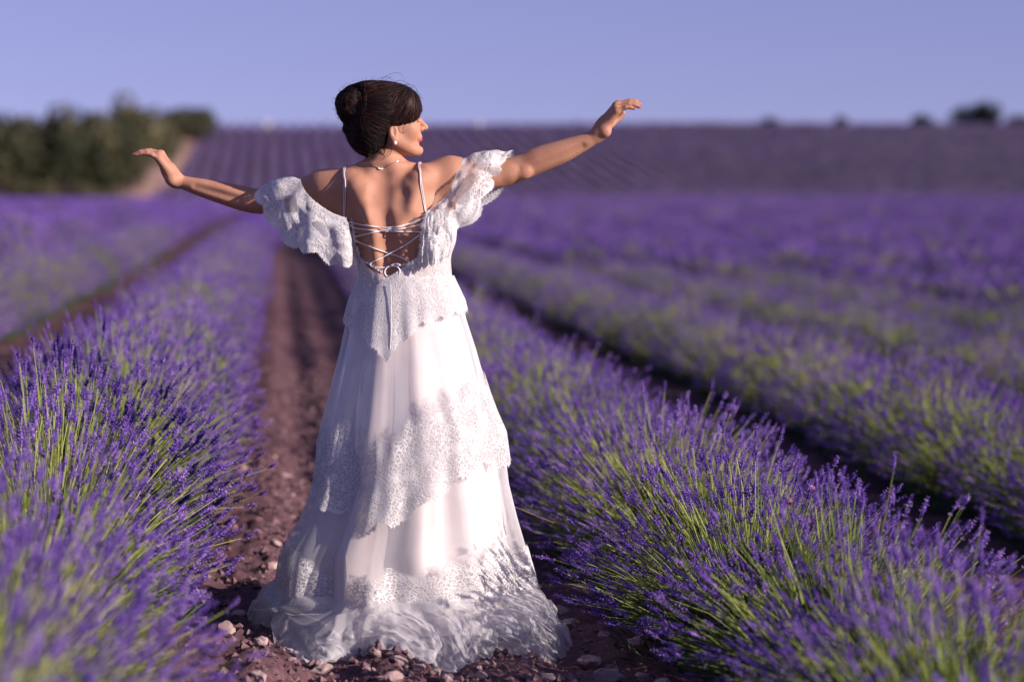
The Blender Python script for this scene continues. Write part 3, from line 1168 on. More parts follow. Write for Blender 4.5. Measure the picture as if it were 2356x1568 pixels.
H_L = dict(mcps=[W(366, 366, LW - .034), W(364, 360, LW - .012), W(366, 356, LW + .010), W(371, 354, LW + .031)],
           pips=[W(350, 356, LW - .040), W(339, 352, LW - .016), W(338, 348, LW + .010), W(346, 347, LW + .034)],
           tips=[W(331, 354, LW - .040), W(314, 356, LW - .016), W(310, 355, LW + .010), W(320, 352, LW + .034)],
           wrist=W(404, 416, LW), heel=W(394, 414, LW - .020),
           thumb=[W(398, 405, LW + .020), W(383, 386, LW + .052), W(372, 372, LW + .066), W(362, 362, LW + .070)])
H_R = dict(mcps=[W(1419, 256, RW_ - .034), W(1417, 249, RW_ - .012), W(1418, 243, RW_ + .010), W(1421, 240, RW_ + .031)],
           pips=[W(1440, 247, RW_ - .040), W(1447, 240, RW_ - .016), W(1449, 235, RW_ + .010), W(1449, 233, RW_ + .034)],
           tips=[W(1459, 250, RW_ - .040), W(1472, 246, RW_ - .016), W(1473, 241, RW_ + .010), W(1469, 236, RW_ + .034)],
           wrist=W(1374, 310, RW_), heel=W(1393, 304, RW_ - .018),
           thumb=[W(1386, 300, RW_ + .020), W(1407, 284, RW_ + .050), W(1423, 272, RW_ + .062), W(1434, 260, RW_ + .060)])


ARM_L = make_path([(752, 437, .035, .052), (700, 446, .058, .047), (640, 459, .095, .042), (598, 463, .114, .039), (565, 458, .120, .0385),
                   (520, 446, .122, .0355), (465, 432, .126, .028), (425, 421, LW, .0215), (405, 415, LW, .0205)], 48)
ARM_R = make_path([(1036, 404, .03, .050), (1090, 405, .050, .047), (1150, 400, .066, .042), (1200, 385, .075, .040), (1240, 368, .072, .0405),
                   (1290, 350, .068, .036), (1335, 331, .064, .0275), (1362, 318, RW_, .0220), (1376, 310, RW_, .0210)], 48)
HCEN_L, HCEN_R = W(362, 385, LW), W(1420, 275, RW_)


def sd_body(p, part='all'):
    T = sd_torso(p)
    # trapezius, shoulders
    T = smin(T, sd_cone(p, W(884, 352, .015), W(888, 400, .02), .050, .058), .04)               # neck
    T = smin(T, sd_cone(p, W(872, 394, .02), W(802, 422, .015), .036, .036), .045)
    T = smin(T, sd_cone(p, W(898, 396, .02), W(972, 420, .015), .036, .036), .040)
    T = smin(T, sd_cone(p, W(800, 428, .015), W(748, 436, .035), .043, .053), .045)             # left deltoid
    T = smin(T, sd_cone(p, W(985, 412, .015), W(1036, 404, .03), .044, .051), .045)             # right deltoid
    # armpit folds
    T = smin(T, sd_cone(p, W(780, 455, .03), W(828, 540, .03), .030, .045), .04)
    T = smin(T, sd_cone(p, W(1030, 430, .03), W(1008, 540, .03), .032, .045), .04)
    # shoulder blades, back muscles and the furrow of the spine
    for (a, b, ra, rb, k) in ((W(820, 432, -.050), W(846, 486, -.070), .026, .020, .028), (W(964, 420, -.050), W(942, 480, -.074), .028, .020, .028),
                              (W(806, 418, -.024), W(842, 436, -.044), .024, .018, .034), (W(982, 404, -.024), W(942, 428, -.046), .024, .018, .034)):
        T = smin(T, sd_cone(p, a, b, ra, rb), k)
    for (a, b, r_) in ((W(862, 500, -.074), W(880, 640, -.070), .026), (W(910, 500, -.076), W(920, 640, -.072), .026)):
        T = smin(T, sd_cone(p, a, b, r_, r_), .034)
    sp = [W(880, 398, -.062), W(880, 440, -.094), W(884, 505, -.115), W(893, 575, -.117), W(901, 660, -.115)]
    for a, b in zip(sp[:-1], sp[1:]):
        T = smax(T, -sd_cone(p, a, b, .020, .020), .036)
    T = smax(T, -sd_cone(p, W(862, 452, -.106), W(868, 505, -.120), .016, .014), .030)         # hollow inside the left blade
    T = smax(T, -sd_cone(p, W(920, 446, -.105), W(918, 500, -.120), .018, .015), .030)
    # arms
    L = near(p, W(580, 440, .09), .42, lambda q: sd_path(q, ARM_L))
    Rr = near(p, W(1205, 370, .06), .42, lambda q: sd_path(q, ARM_R))
    L = smax(L, -sd_cone(p, W(548, 458, .078), W(450, 429, .096), .0075, .0045), .016)
    L = smax(L, -sd_cone(p, W(700, 420, .006), W(745, 450, -.022), .006, .006), .016)
    Rr = smax(Rr, -sd_cone(p, W(1228, 388, .026), W(1340, 338, .034), .0080, .0045), .018)
    Rr = smax(Rr, -sd_cone(p, W(1060, 418, -.006), W(1110, 400, .002), .006, .006), .018)
    Rr = smax(Rr, -sd_cone(p, W(1186, 416, .022), W(1197, 388, .026), .010, .004), .014)       # crease at the elbow
    Rr = smin(Rr, sd_ell(p, W(1206, 398, .046), (.018, .012, .016)), .020)
    Rr = smin(Rr, sd_ell(p, W(1172, 398, .042), (.020, .012, .018)), .020)
    for cx, cy, cd in ((1371, 303, RW_ - .012), ):
        Rr = smin(Rr, sd_ell(p, W(cx, cy, cd), (.009, .009, .009)), .012)
    L = smin(L, sd_ell(p, W(410, 405, LW - .010), (.009, .009, .010)), .012)
    d = smin(T, smin(L, Rr, 0), .045)
    hb = np.minimum(near(p, HCEN_L, .16, lambda q: hand(q, **H_L)), near(p, HCEN_R, .16, lambda q: hand(q, **H_R)))
    d = smin(d, hb, .012)
    d = smin(d, near(p, HC - .03 * HU, .22, sd_head), .018)
    # legs and feet under the skirt
    m = p[:, 2] < 0.95
    if m.any():
        q, e = p[m], d[m]
        for sx in (895, 985):
            e = smin(e, sd_cone(q, W(sx, 860, -.01), W(sx, 1130, -.01), .085, .055), .05)
            e = smin(e, sd_cone(q, W(sx, 1130, -.01), W(sx, 1385, .0), .055, .036), .03)
            e = smin(e, sd_cone(q, W(sx, 1405, -.02), W(sx, 1418, .14), .034, .022), .03)
        d[m] = e
    return d


BODY_LO = np.array([W(300, 300, 0)[0] - .03, D0 - .22, 0.0])
BODY_HI = np.array([W(1480, 300, 0)[0] + .03, D0 + .30, W(900, 175, 0)[2] + .02])


def skin_mat():
    m, nt, b, out = new_mat('skin')
    n1 = noise_tex(nt, 14.0, 9, rough=.7)
    n2 = noise_tex(nt, 120.0, 4)
    r1 = ramp(nt, [(0.25, (0.36, 0.172, 0.108)), (0.75, (0.46, 0.240, 0.158))])
    nt.links.new(n1.outputs['Fac'], r1.inputs[0])
    nt.links.new(r1.outputs[0], b.inputs['Base Color'])
    b.inputs['Roughness'].default_value = 0.62
    b.inputs['Specular IOR Level'].default_value = 0.26
    b.inputs['Subsurface Weight'].default_value = 0.12
    b.inputs['Subsurface Radius'].default_value = (1.0, 0.35, 0.2)
    b.inputs['Subsurface Scale'].default_value = 0.006
    bp = nt.nodes.new('ShaderNodeBump')
    bp.inputs['Strength'].default_value = 0.25
    bp.inputs['Distance'].default_value = 0.002
    nt.links.new(n2.outputs['Fac'], bp.inputs['Height'])
    nt.links.new(bp.outputs[0], b.inputs['Normal'])
    return m


M_SKIN = skin_mat()
M_LIP = simple_mat('lipstick', (0.55, 0.02, 0.09), 0.35, 0.5)
M_LID = simple_mat('eyelid', (0.30, 0.135, 0.10), 0.6, 0.3)
M_LASH = simple_mat('eyelash', (0.01, 0.007, 0.007), 0.7, 0.2)
M_NAIL = simple_mat('nail_varnish', (0.50, 0.10, 0.16), 0.25, 0.5)

person = empty('person', W(930, 1440, 0))
PORG = np.array(person.location)


def pobj(name, v, f, mats, parent=None, **kw):
    """a part of the person: world coordinates in, stored relative to the person's base"""
    me = mesh_np(name, np.asarray(v) - PORG, f, mats, **kw)
    o = obj(name, me, person if parent is None else parent)
    return o


import time as _t
_t0 = _t.time()
BV, BF = surface_nets(sd_body, BODY_LO, BODY_HI, 0.0034)
print('body', len(BV), _t.time() - _t0)
fc = BV[BF].mean(1)
q = (fc - HC) @ HAX.T
mi = np.zeros(len(BF), int)
lip = (((q[:, 0] - .0965) / .014) ** 2 + ((q[:, 1] + .0702) / .0046) ** 2 + (q[:, 2] / .0175) ** 2 < 1) | \
      (((q[:, 0] - .0950) / .013) ** 2 + ((q[:, 1] + .0805) / .0048) ** 2 + (q[:, 2] / .0160) ** 2 < 1)
mi[lip & (q[:, 0] > .087)] = 1
lid = ((q[:, 0] - .083) / .013) ** 2 + ((q[:, 1] + .0145) / .0085) ** 2 + ((np.abs(q[:, 2]) - .031) / .014) ** 2 < 1
mi[lid] = 2
pobj('body', BV, BF, [M_SKIN, M_LIP, M_LID], mat_idx=mi)


def raymarch(px, py, off=0.0, fn=None, y0=-.35):
    """point where the line of sight of a measured position meets the body, moved off its surface"""
    fn = fn or sd_body
    px, py = np.atleast_1d(px).astype(float), np.atleast_1d(py).astype(float)
    d = np.full(len(px), y0)
    c, s = math.cos(PITCH), math.sin(PITCH)
    u, v = (px - 1178) / FPX, (784 - py) / FPX
    dr = np.stack([u, c + v * s, -s + v * c], 1)
    t = (D0 + d) / dr[:, 1]
    for _ in range(40):
        p = dr * t[:, None] + np.array([0, 0, CAM_H])
        t = t + np.clip(fn(p.astype(np.float32)) - off, -.05, .05) * .8
    return dr * t[:, None] + np.array([0, 0, CAM_H])


def tube(pts, r, n=6, taper=None, cap=True):
    pts = np.asarray(pts, float)
    m = len(pts)
    tg = unit(np.gradient(pts, axis=0))
    ref = np.array([.13, .9, .4])
    s = unit(np.cross(tg, ref))
    u = np.cross(tg, s)
    rr = np.full(m, r) if taper is None else r * np.interp(np.linspace(0, 1, m), *taper)
    a = np.linspace(0, 2 * math.pi, n + 1)[:-1]
    v = pts[:, None] + rr[:, None, None] * (np.cos(a)[None, :, None] * s[:, None] + np.sin(a)[None, :, None] * u[:, None])
    f = []
    for i in range(m - 1):
        for k in range(n):
            f.append([i * n + k, i * n + (k + 1) % n, (i + 1) * n + (k + 1) % n, (i + 1) * n + k])
    return v.reshape(-1, 3), np.array(f)


def join(parts):
    vs, fs, n = [], [], 0
    for v, f in parts:
        vs.append(v)
        fs.append(np.asarray(f) + n)
        n += len(v)
    return np.concatenate(vs), np.concatenate(fs)


# finger nails, lashes
def nails():
    for hnd in (H_L, H_R):
        for q_, t_ in zip(hnd['pips'], hnd['tips']):
            a = unit(np.asarray(t_) - np.asarray(q_))
            c = np.asarray(t_) - a * .0005
            up = unit(np.array([0, -.45, 1.0]) - a * (a @ np.array([0, -.45, 1.0])))
            sd = np.cross(a, up)
            g = []
            for u_ in np.linspace(-1, 1, 5):
                for w_ in np.linspace(-1, 1, 5):
                    g.append(c + a * u_ * .0058 + sd * math.sin(w_) * .0052 + up * (.0062 * math.cos(w_) - .0004 - .0006 * u_ * (u_ > 0)))
            pobj('fingernail', np.array(g), grid_faces(5, 5), [M_NAIL])


nails()
for s in (-1, 1):
    ps = []
    for k in np.linspace(-1, 1, 13):
        b0 = hp(.0875 - .004 * k * k, -.0215, .031 * s + .011 * k)
        ps.append(tube([b0, b0 + HF * .004 - HU * .002, b0 + HF * .0075 - HU * .0015], .0006, 3, ((0, 1), (1, .3))))
    v, f = join(ps)
    pobj('eyelashes', v, f, [M_LASH])['kind'] = 'stuff'
    v, f = tube(curve([hp(.085, .013, .014 * s), hp(.084, .017, .026 * s), hp(.072, .014, .044 * s)], 7), .0022, 5, ((0, .5, 1), (.9, 1, .3)))
    pobj('eyebrow', v, f, [M_LASH])

# ---------------------------------------------------------------- hair
def coil(c, r1, r2, tilt, rad, turns=.8, start=0.0):
    t = np.linspace(start, start + turns * 2 * math.pi, 9)
    pts = [hp(c[0] + r1 * math.cos(a), c[1] + r2 * math.sin(a), c[2] + tilt * math.cos(a + 1)) for a in t]
    q = np.array([[*p_, rad * (.75 + .25 * math.sin(i * 1.1))] for i, p_ in enumerate(pts)])
    return curve(q, 18).astype(np.float32)


BUN_COILS = [coil((-.116, .036, .040), .026, .024, .008, .0135), coil((-.100, .062, .022), .030, .016, .010, .0120, .7, 1.0), coil((-.122, .004, .030), .018, .026, .010, .0115, .8, 2.0),
             coil((-.126, .036, .0), .022, .030, .02, .0120, .9, 3.0), coil((-.072, .080, .02), .030, .012, .012, .0110, .6, .4)]


def sd_hair(p):
    E = lambda c, r: sd_ell(p, hp(*c), r, HAX)
    d = E((-.020, .010, 0), (.112, .094, .086))
    d = smin(d, E((.050, .022, .0), (.048, .060, .072)), .03)                                  # fringe over the brow
    d = smin(d, E((-.068, -.048, .0), (.060, .070, .070)), .04)                                # roll over the nape
    d = smin(d, E((-.048, -.078, .0), (.040, .038, .056)), .03)
    d = smin(d, E((-.115, .040, .012), (.046, .042, .048)), .010)                              # bun
    d = smin(d, E((-.095, .066, -.012), (.040, .030, .040)), .008)
    d = smin(d, E((-.118, .002, .004), (.030, .026, .036)), .008)
    d = smin(d, E((-.062, .082, .010), (.040, .022, .045)), .012)
    d = smin(d, E((-.116, -.040, .0), (.024, .018, .030)), .005)
    for c in BUN_COILS:
        d = smin(d, sd_path(p, c), .003)
    d = smin(d, E((-.108, .064, .024), (.030, .020, .026)), .004)
    d = smin(d, E((-.120, .016, -.02), (.034, .024, .026)), .004)
    # the free face: below a line from the brow to the top of the ear
    q = (p - HC.astype(np.float32)) @ HAX.T.astype(np.float32)
    n = np.array([.66, -.75])
    pl = (q[:, 0] - .094) * n[0] + (q[:, 1] - .010) * n[1]
    bend = .014 * np.cos(np.clip((q[:, 0] - .05) / .06, -1.5, 1.5))
    d = smax(d, pl - bend, .008)
    d = smax(d, np.minimum(q[:, 0] + .002, -(q[:, 1] + .036)), .010)

    return d


def hair_mat():
    m, nt, b, out = new_mat('dark_hair')
    at = nt.nodes.new('ShaderNodeAttribute')
    at.attribute_name = 'tint'
    rp = ramp(nt, [(0.0, (0.007, 0.004, 0.004)), (0.5, (0.020, 0.007, 0.007)), (1.0, (0.12, 0.028, 0.022))])
    nt.links.new(at.outputs['Fac'], rp.inputs[0])
    nt.links.new(rp.outputs[0], b.inputs['Base Color'])
    b.inputs['Roughness'].default_value = 0.55
    b.inputs['Specular IOR Level'].default_value = 0.18
    return m


M_HAIR = hair_mat()
HLO = hp(0, 0) - .19
HHI = hp(0, 0) + .17
HV, HFc = surface_nets(sd_hair, HLO, HHI, 0.0036)
hair = pobj('hair', HV, HFc, [M_HAIR], attrs={'tint': np.full(len(HV), .04)})


def strands():
    r = np.random.default_rng(77)
    hq = (HV - HC) @ HAX.T
    ps, ts = [], []
    cand = r.permutation(len(HV))[:1500]
    step = .0062
    P = HV[cand].copy()
    Q0 = (P - HC) @ HAX.T
    n = 15
    path = [P.copy()]
    swirl = (r.normal(0, .22, len(P)) + np.where(((P - HC) @ HAX.T)[:, 0] < -.07, r.choice([-1.2, 1.2], len(P)), 0))[:, None]
    for k in range(n - 1):
        g = grad(sd_hair, P)
        Q = (P - HC) @ HAX.T
        back = np.stack([-np.ones(len(P)), np.where(Q[:, 0] > .0, -1.5, np.clip((.03 - Q[:, 1]) * 6, -.8, .8)), np.zeros(len(P))], 1)
        tgt = back @ HAX
        inb = Q[:, 0] < -.075
        sw = np.cross(g, HS) * np.where(r.random(len(P)) < 2, 1, 1)[:, None]
        tgt = np.where(inb[:, None], sw + .5 * np.cross(g, HU), tgt)
        d = tgt - g * (tgt * g).sum(1, keepdims=True)
        d = unit(d + .12 * r.normal(size=d.shape) + swirl * np.cross(g, d))
        P = P + d * step
        P = P - grad(sd_hair, P) * (sd_hair(P.astype(np.float32)) - .0006 - .0016 * r.random(len(P)))[:, None]
        path.append(P.copy())
    path = np.stack(path, 1)
    for i in range(len(cand)):
        ps.append(tube(path[i], r.uniform(.0005, .0013), 3, ((0, .2, .8, 1), (.3, 1, 1, .2))))
        front = np.clip((Q0[i, 0] + .01) * 9, 0, 1)
        ts.append(np.full(len(ps[-1][0]), np.clip(r.normal(.25, .25) + .45 * front * r.random(), 0, 1)))
    # loose fly-away hairs
    fly = [[(865, 196), (880, 181), (897, 171), (914, 167), (926, 174), (931, 190)], [(858, 195), (868, 183), (885, 177), (900, 181), (910, 190)],
           [(838, 205), (846, 192), (860, 184), (874, 188)], [(824, 218), (830, 205), (842, 200)], [(785, 238), (776, 250), (778, 266), (790, 278)],
           [(779, 230), (771, 244), (774, 262), (788, 282)], [(905, 190), (918, 185), (934, 189), (948, 197)], [(930, 195), (948, 196), (960, 208), (964, 225)],
           [(818, 338), (830, 350), (846, 356)], [(795, 300), (797, 312), (806, 322)], [(884, 190), (893, 180), (905, 176)], [(850, 199), (853, 190), (848, 184)],
           [(897, 322), (902, 336), (899, 352), (890, 362), (882, 370)], [(896, 326), (900, 342), (893, 358)], [(893, 330), (895, 346), (884, 362), (874, 368)],
           [(930, 287), (927, 298), (929, 306), (935, 300)], [(925, 290), (922, 300), (926, 308)]]
    for k, pl in enumerate(fly):
        c = curve([W(a, b, (-.05 if k > 11 else -.01) + .008 * math.sin(k * 2 + i)) for i, (a, b) in enumerate(pl)], 16)
        ps.append(tube(c, .00055 if k < 12 else .0009, 3, ((0, .7, 1), (1, .8, .2))))
        ts.append(np.full(len(ps[-1][0]), .1))
    # soft hairline: short strands past the edge at the temple and the nape
    rr = np.random.default_rng(15)
    edge = HV[(hq[:, 2] > .0) & (((hq[:, 0] > .0) & (np.abs((hq[:, 0] - .094) * .66 - (hq[:, 1] - .010) * .75 - .010) < .010)) | ((hq[:, 1] < -.085) & (hq[:, 0] > -.08)))]
    for k in range(240):
        b0 = edge[rr.integers(len(edge))]
        q0 = (b0 - HC) @ HAX.T
        dn = np.array([-.55 + .3 * rr.normal(), -1.0, .10]) if q0[0] > 0 else np.array([.15 + .35 * rr.normal(), -1.0, .05])
        dn = unit(dn) @ HAX
        L = rr.uniform(.008, .024)
        g0 = grad(sd_hair, b0[None])[0]
        p1 = b0 + g0 * .0004
        p2 = p1 + dn * L * .5 + HS * .001
        p3 = p1 + dn * L + HS * .001 + HF * rr.normal() * .003
        ps.append(tube([p1 - dn * L * .5, p1, p2, p3], rr.uniform(.0004, .0008), 3, ((0, .6, 1), (.6, 1, .2))))
        ts.append(np.full(len(ps[-1][0]), .15))
    rr = np.random.default_rng(5)
    top = HV[(hq[:, 1] > .05) | (hq[:, 0] < -.1)]
    for k in range(260):
        b0 = top[rr.integers(len(top))]
        g = grad(sd_hair, b0[None])[0]
        t = unit(np.cross(g, rr.normal(size=3)))
        L = rr.uniform(.010, .030)
        ps.append(tube([b0, b0 + g * L * .35 + t * L * .4, b0 + g * L * .5 + t * L * .9], .00045, 3, ((0, 1), (1, .2))))
        ts.append(np.full(len(ps[-1][0]), .2))
    v, f = join(ps)
    return v, f, np.concatenate(ts)


v, f, tt = strands()
o = pobj('hair_strands', v, f, [M_HAIR], parent=hair, attrs={'tint': tt})
o['kind'] = 'stuff'
print('hair', _t.time() - _t0)

# ---------------------------------------------------------------- jewellery
M_PEARL = simple_mat('pearl', (0.80, 0.76, 0.72), 0.15, 0.7)
M_SILVER = simple_mat('silver', (0.60, 0.56, 0.55), 0.25, 0.8)
M_SILVER.node_tree.nodes['Principled BSDF'].inputs['Metallic'].default_value = 1.0


def ball(c, r, nu=16, nv=10):
    th = np.linspace(0, 2 * math.pi, nu + 1)[:-1]
    ph = np.linspace(0.02, math.pi - .02, nv)
    T, P_ = np.meshgrid(th, ph, indexing='ij')
    v = np.stack([np.sin(P_) * np.cos(T), np.sin(P_) * np.sin(T), np.cos(P_)], -1).reshape(-1, 3) * r + np.asarray(c)
    return v, grid_faces(nu, nv, True)


er = raymarch(908.5, 329.0, .004)[0]
v, f = ball(er + HS * .003, .0060)
pobj('earring', v, f, [M_PEARL])
neck = raymarch(*np.array([(848, 372), (858, 380), (868, 386), (876, 389), (884, 386), (896, 379), (912, 372), (926, 371)], float).T, .0012)
c = curve(neck, 60)
v, f = tube(c, .0009, 5)
nk = pobj('necklace', v, f, [M_SILVER])
for k in (20, 23, 26, 29):
    v, f = ball(c[k], .0030, 8, 6)
    pobj('bead', v, f, [M_PEARL], parent=nk)

# ---------------------------------------------------------------- the dress: fabrics
def lace_mat(name, veil_gain=1.0, scale=1.0, col=(0.74, 0.73, 0.74)):
    """lace: threads of two nets and round flower motifs; 'lace' and 'veil' say how dense threads and ground net are"""
    m, nt, b, out = new_mat(name)
    N, L = nt.nodes, nt.links
    uv = N.new('ShaderNodeUVMap')
    uv.uv_map = 'UVMap'
    dn = N.new('ShaderNodeTexNoise')
    dn.inputs['Scale'].default_value = 28 * scale
    dn.inputs['Detail'].default_value = 2
    L.new(uv.outputs[0], dn.inputs['Vector'])
    sc = N.new('ShaderNodeVectorMath')
    sc.operation = 'MULTIPLY_ADD'
    sc.inputs[1].default_value = (.024 / scale, .024 / scale, 0)
    L.new(dn.outputs['Color'], sc.inputs[0])
    L.new(uv.outputs[0], sc.inputs[2])

    def math_(op, a, c=None, clamp=False):
        n = N.new('ShaderNodeMath')
        n.operation = op
        n.use_clamp = clamp
        for i, x in enumerate((a, c)):
            if x is None:
                continue
            if isinstance(x, (int, float)):
                n.inputs[i].default_value = x
            else:
                L.new(x, n.inputs[i])
        return n.outputs[0]

    def vor(scale_, feat, vec):
        n = N.new('ShaderNodeTexVoronoi')
        n.feature = feat
        n.inputs['Scale'].default_value = scale_ * scale
        L.new(vec, n.inputs['Vector'])
        return n

    def below(x, lo, hi):
        n = N.new('ShaderNodeMapRange')
        n.inputs['From Min'].default_value = lo
        n.inputs['From Max'].default_value = hi
        n.inputs['To Min'].default_value = 1
        n.inputs['To Max'].default_value = 0
        L.new(x, n.inputs['Value'])
        return n.outputs[0]

    t1 = below(vor(85, 'DISTANCE_TO_EDGE', sc.outputs[0]).outputs['Distance'], .05, .12)
    t2 = below(vor(210, 'DISTANCE_TO_EDGE', uv.outputs[0]).outputs['Distance'], .06, .16)
    f1 = vor(17, 'F1', sc.outputs[0]).outputs['Distance']
    ring = math_('ABSOLUTE', math_('SINE', math_('MULTIPLY', f1, 26.0)))
    t3 = below(ring, .10, .42)
    big = below(f1, .12, .50)
    dense = math_('MULTIPLY', big, .55)
    a = math_('MAXIMUM', math_('MAXIMUM', t1, math_('MULTIPLY', t2, .55)), math_('MULTIPLY', t3, .9))
    a = math_('ADD', a, dense, True)
    at = N.new('ShaderNodeAttribute')
    at.attribute_name = 'lace'
    av = N.new('ShaderNodeAttribute')
    av.attribute_name = 'veil'
    thr = math_('MULTIPLY', a, at.outputs['Fac'])
    al = math_('ADD', thr, math_('MULTIPLY', av.outputs['Fac'], veil_gain), True)
    tr = N.new('ShaderNodeBsdfTransparent')
    tl = N.new('ShaderNodeBsdfTranslucent')
    tl.inputs['Color'].default_value = (*col, 1)
    b.inputs['Base Color'].default_value = (*col, 1)
    b.inputs['Roughness'].default_value = 0.75
    b.inputs['Specular IOR Level'].default_value = 0.25
    bp = N.new('ShaderNodeBump')
    bp.inputs['Strength'].default_value = 0.8
    bp.inputs['Distance'].default_value = 0.0025
    L.new(a, bp.inputs['Height'])
    L.new(bp.outputs[0], b.inputs['Normal'])
    cl = N.new('ShaderNodeMixShader')
    cl.inputs[0].default_value = .25
    L.new(b.outputs[0], cl.inputs[1])
    L.new(tl.outputs[0], cl.inputs[2])
    ms = N.new('ShaderNodeMixShader')
    L.new(al, ms.inputs[0])
    L.new(tr.outputs[0], ms.inputs[1])
    L.new(cl.outputs[0], ms.inputs[2])
    L.new(ms.outputs[0], out.inputs['Surface'])
    return m


def tulle_mat(name, alpha, col=(0.74, 0.75, 0.78)):
    m, nt, b, out = new_mat(name)
    N, L = nt.nodes, nt.links
    lw = N.new('ShaderNodeLayerWeight')
    lw.inputs['Blend'].default_value = 0.35
    mr = N.new('ShaderNodeMapRange')                   # a net seen edge-on has more thread per view
    mr.inputs['To Min'].default_value = alpha
    mr.inputs['To Max'].default_value = min(.95, alpha + .5)
    L.new(lw.outputs['Facing'], mr.inputs['Value'])
    tr = N.new('ShaderNodeBsdfTransparent')
    tl = N.new('ShaderNodeBsdfTranslucent')
    tl.inputs['Color'].default_value = (*col, 1)
    b.inputs['Base Color'].default_value = (*col, 1)
    b.inputs['Roughness'].default_value = 0.6
    b.inputs['Specular IOR Level'].default_value = 0.3
    cl = N.new('ShaderNodeMixShader')
    cl.inputs[0].default_value = .4
    L.new(b.outputs[0], cl.inputs[1])
    L.new(tl.outputs[0], cl.inputs[2])
    ms = N.new('ShaderNodeMixShader')
    L.new(mr.outputs[0], ms.inputs[0])
    L.new(tr.outputs[0], ms.inputs[1])
    L.new(cl.outputs[0], ms.inputs[2])
    L.new(ms.outputs[0], out.inputs['Surface'])
    return m


def cloth_mat(name, col, rough=0.5, sheen=0.3):
    m, nt, b, out = new_mat(name)
    n = noise_tex(nt, 18.0, 5)
    r = ramp(nt, [(0.3, tuple(c * 0.94 for c in col)), (0.7, tuple(min(1, c * 1.04) for c in col))])
    nt.links.new(n.outputs['Fac'], r.inputs[0])
    nt.links.new(r.outputs[0], b.inputs['Base Color'])
    b.inputs['Roughness'].default_value = rough
    b.inputs['Specular IOR Level'].default_value = 0.3
    b.inputs['Sheen Weight'].default_value = sheen
    return m


M_LACE = lace_mat('white_lace')
M_LACE_FINE = lace_mat('fine_skirt_lace', 1.0, 1.15)
M_TULLE = tulle_mat('white_tulle', .26)
M_TULLE_TRAIN = tulle_mat('train_tulle', .30, (0.82, 0.81, 0.84))
M_SATIN = cloth_mat('ivory_satin', (0.70, 0.625, 0.60), 0.45)
M_LINING = cloth_mat('flesh_lining', (0.74, 0.55, 0.50), 0.6)
M_CORD = cloth_mat('satin_cord', (0.74, 0.70, 0.72), 0.4)
M_FRINGE = cloth_mat('lace_fringe', (0.76, 0.75, 0.76), 0.7)

# ---------------------------------------------------------------- skirt form
SK = np.array([(632, 934, 106, .116, .012), (690, 936, 127, .132, .0), (730, 936, 134, .142, -.005), (800, 941, 152, .168, -.012), (869, 943, 169, .192, -.018),
               (986, 949, 203, .236, -.025), (1105, 947, 211, .268, -.032), (1180, 940, 232, .290, -.036), (1250, 928, 260, .315, -.042),
               (1340, 930, 275, .34, -.05), (1400, 932, 288, .36, -.05), (1438, 932, 298, .37, -.05), (1450, 932, 300, .37, -.05)], float)
_SZ = np.array([W(r[1], r[0], r[4])[2] for r in SK])[::-1]
_SX = np.array([W(r[1], r[0], r[4])[0] for r in SK])[::-1]
_SA, _SB, _SY = (SK[:, 2] * PXM)[::-1], SK[::-1, 3], D0 + SK[::-1, 4]
ZW, ZH = _SZ[-1], 0.0


def sk(z):
    return tuple(np.interp(z, _SZ, q) for q in (_SX, _SY, _SA, _SB))


def folds(th, z, seed, nmax=13, sharp=1.0):
    r = np.random.default_rng(seed)
    s = np.clip((ZW - z) / (ZW - ZH), 0, 1)
    w = th + .10 * vnoise(np.cos(th) * 1.7 + seed, np.sin(th) * 1.7, s * 2.2, seed)
    f = 0
    for n, a in ((3, .5), (5, .7), (8, .8), (11, .55), (17, .3), (26, .14)):
        if n > nmax:
            break
        ph = r.uniform(0, 6.28)
        f = f + a * np.sin(n * w + ph + .8 * vnoise(s * 3 + n, 0 * s, np.cos(th), seed + n))
    return f * (s ** 1.1) * .024 * sharp


def skirt_pt(th, z, off=0.0, seed=1, scale=1.0, sharp=1.0, nmax=13):
    """th = 0 faces the camera, +pi/2 is image right"""
    cx, cy, a, b = sk(z)
    d = folds(th, z, seed, nmax, sharp) + off
    return np.stack([cx + np.sin(th) * (a * scale + d), cy - np.cos(th) * (b * scale + d), z + 0 * th], -1)


def z_at(th, py, tab):
    """height of the cloth at angle th where the photograph shows level py (cloth facing the camera)"""
    z = W(936, 900, 0)[2] + 0 * th
    py = np.broadcast_to(np.asarray(py, float), th.shape)
    c, s = math.cos(PITCH), math.sin(PITCH)
    v = (784 - py) / FPX
    for _ in range(4):
        cx, cy, a, b = tab(z)
        y = cy - np.abs(np.cos(th)) * b
        z = CAM_H + y * (-s + v * c) / (c + v * s)
    return z


def by_x(th, pts, tab_px):
    """photo level as a function of the angle, from points (px, py)"""
    pts = sorted(pts)
    xs, ys = np.array([p[0] for p in pts], float), np.array([p[1] for p in pts], float)
    ctr = np.interp(ys, tab_px[:, 0], tab_px[:, 1])
    hw = np.interp(ys, tab_px[:, 0], tab_px[:, 2])
    xn = np.clip((xs - ctr) / hw, -1, 1)
    xn = np.maximum.accumulate(xn + np.arange(len(xn)) * 1e-6)
    return np.interp(np.sin(th), xn, ys)


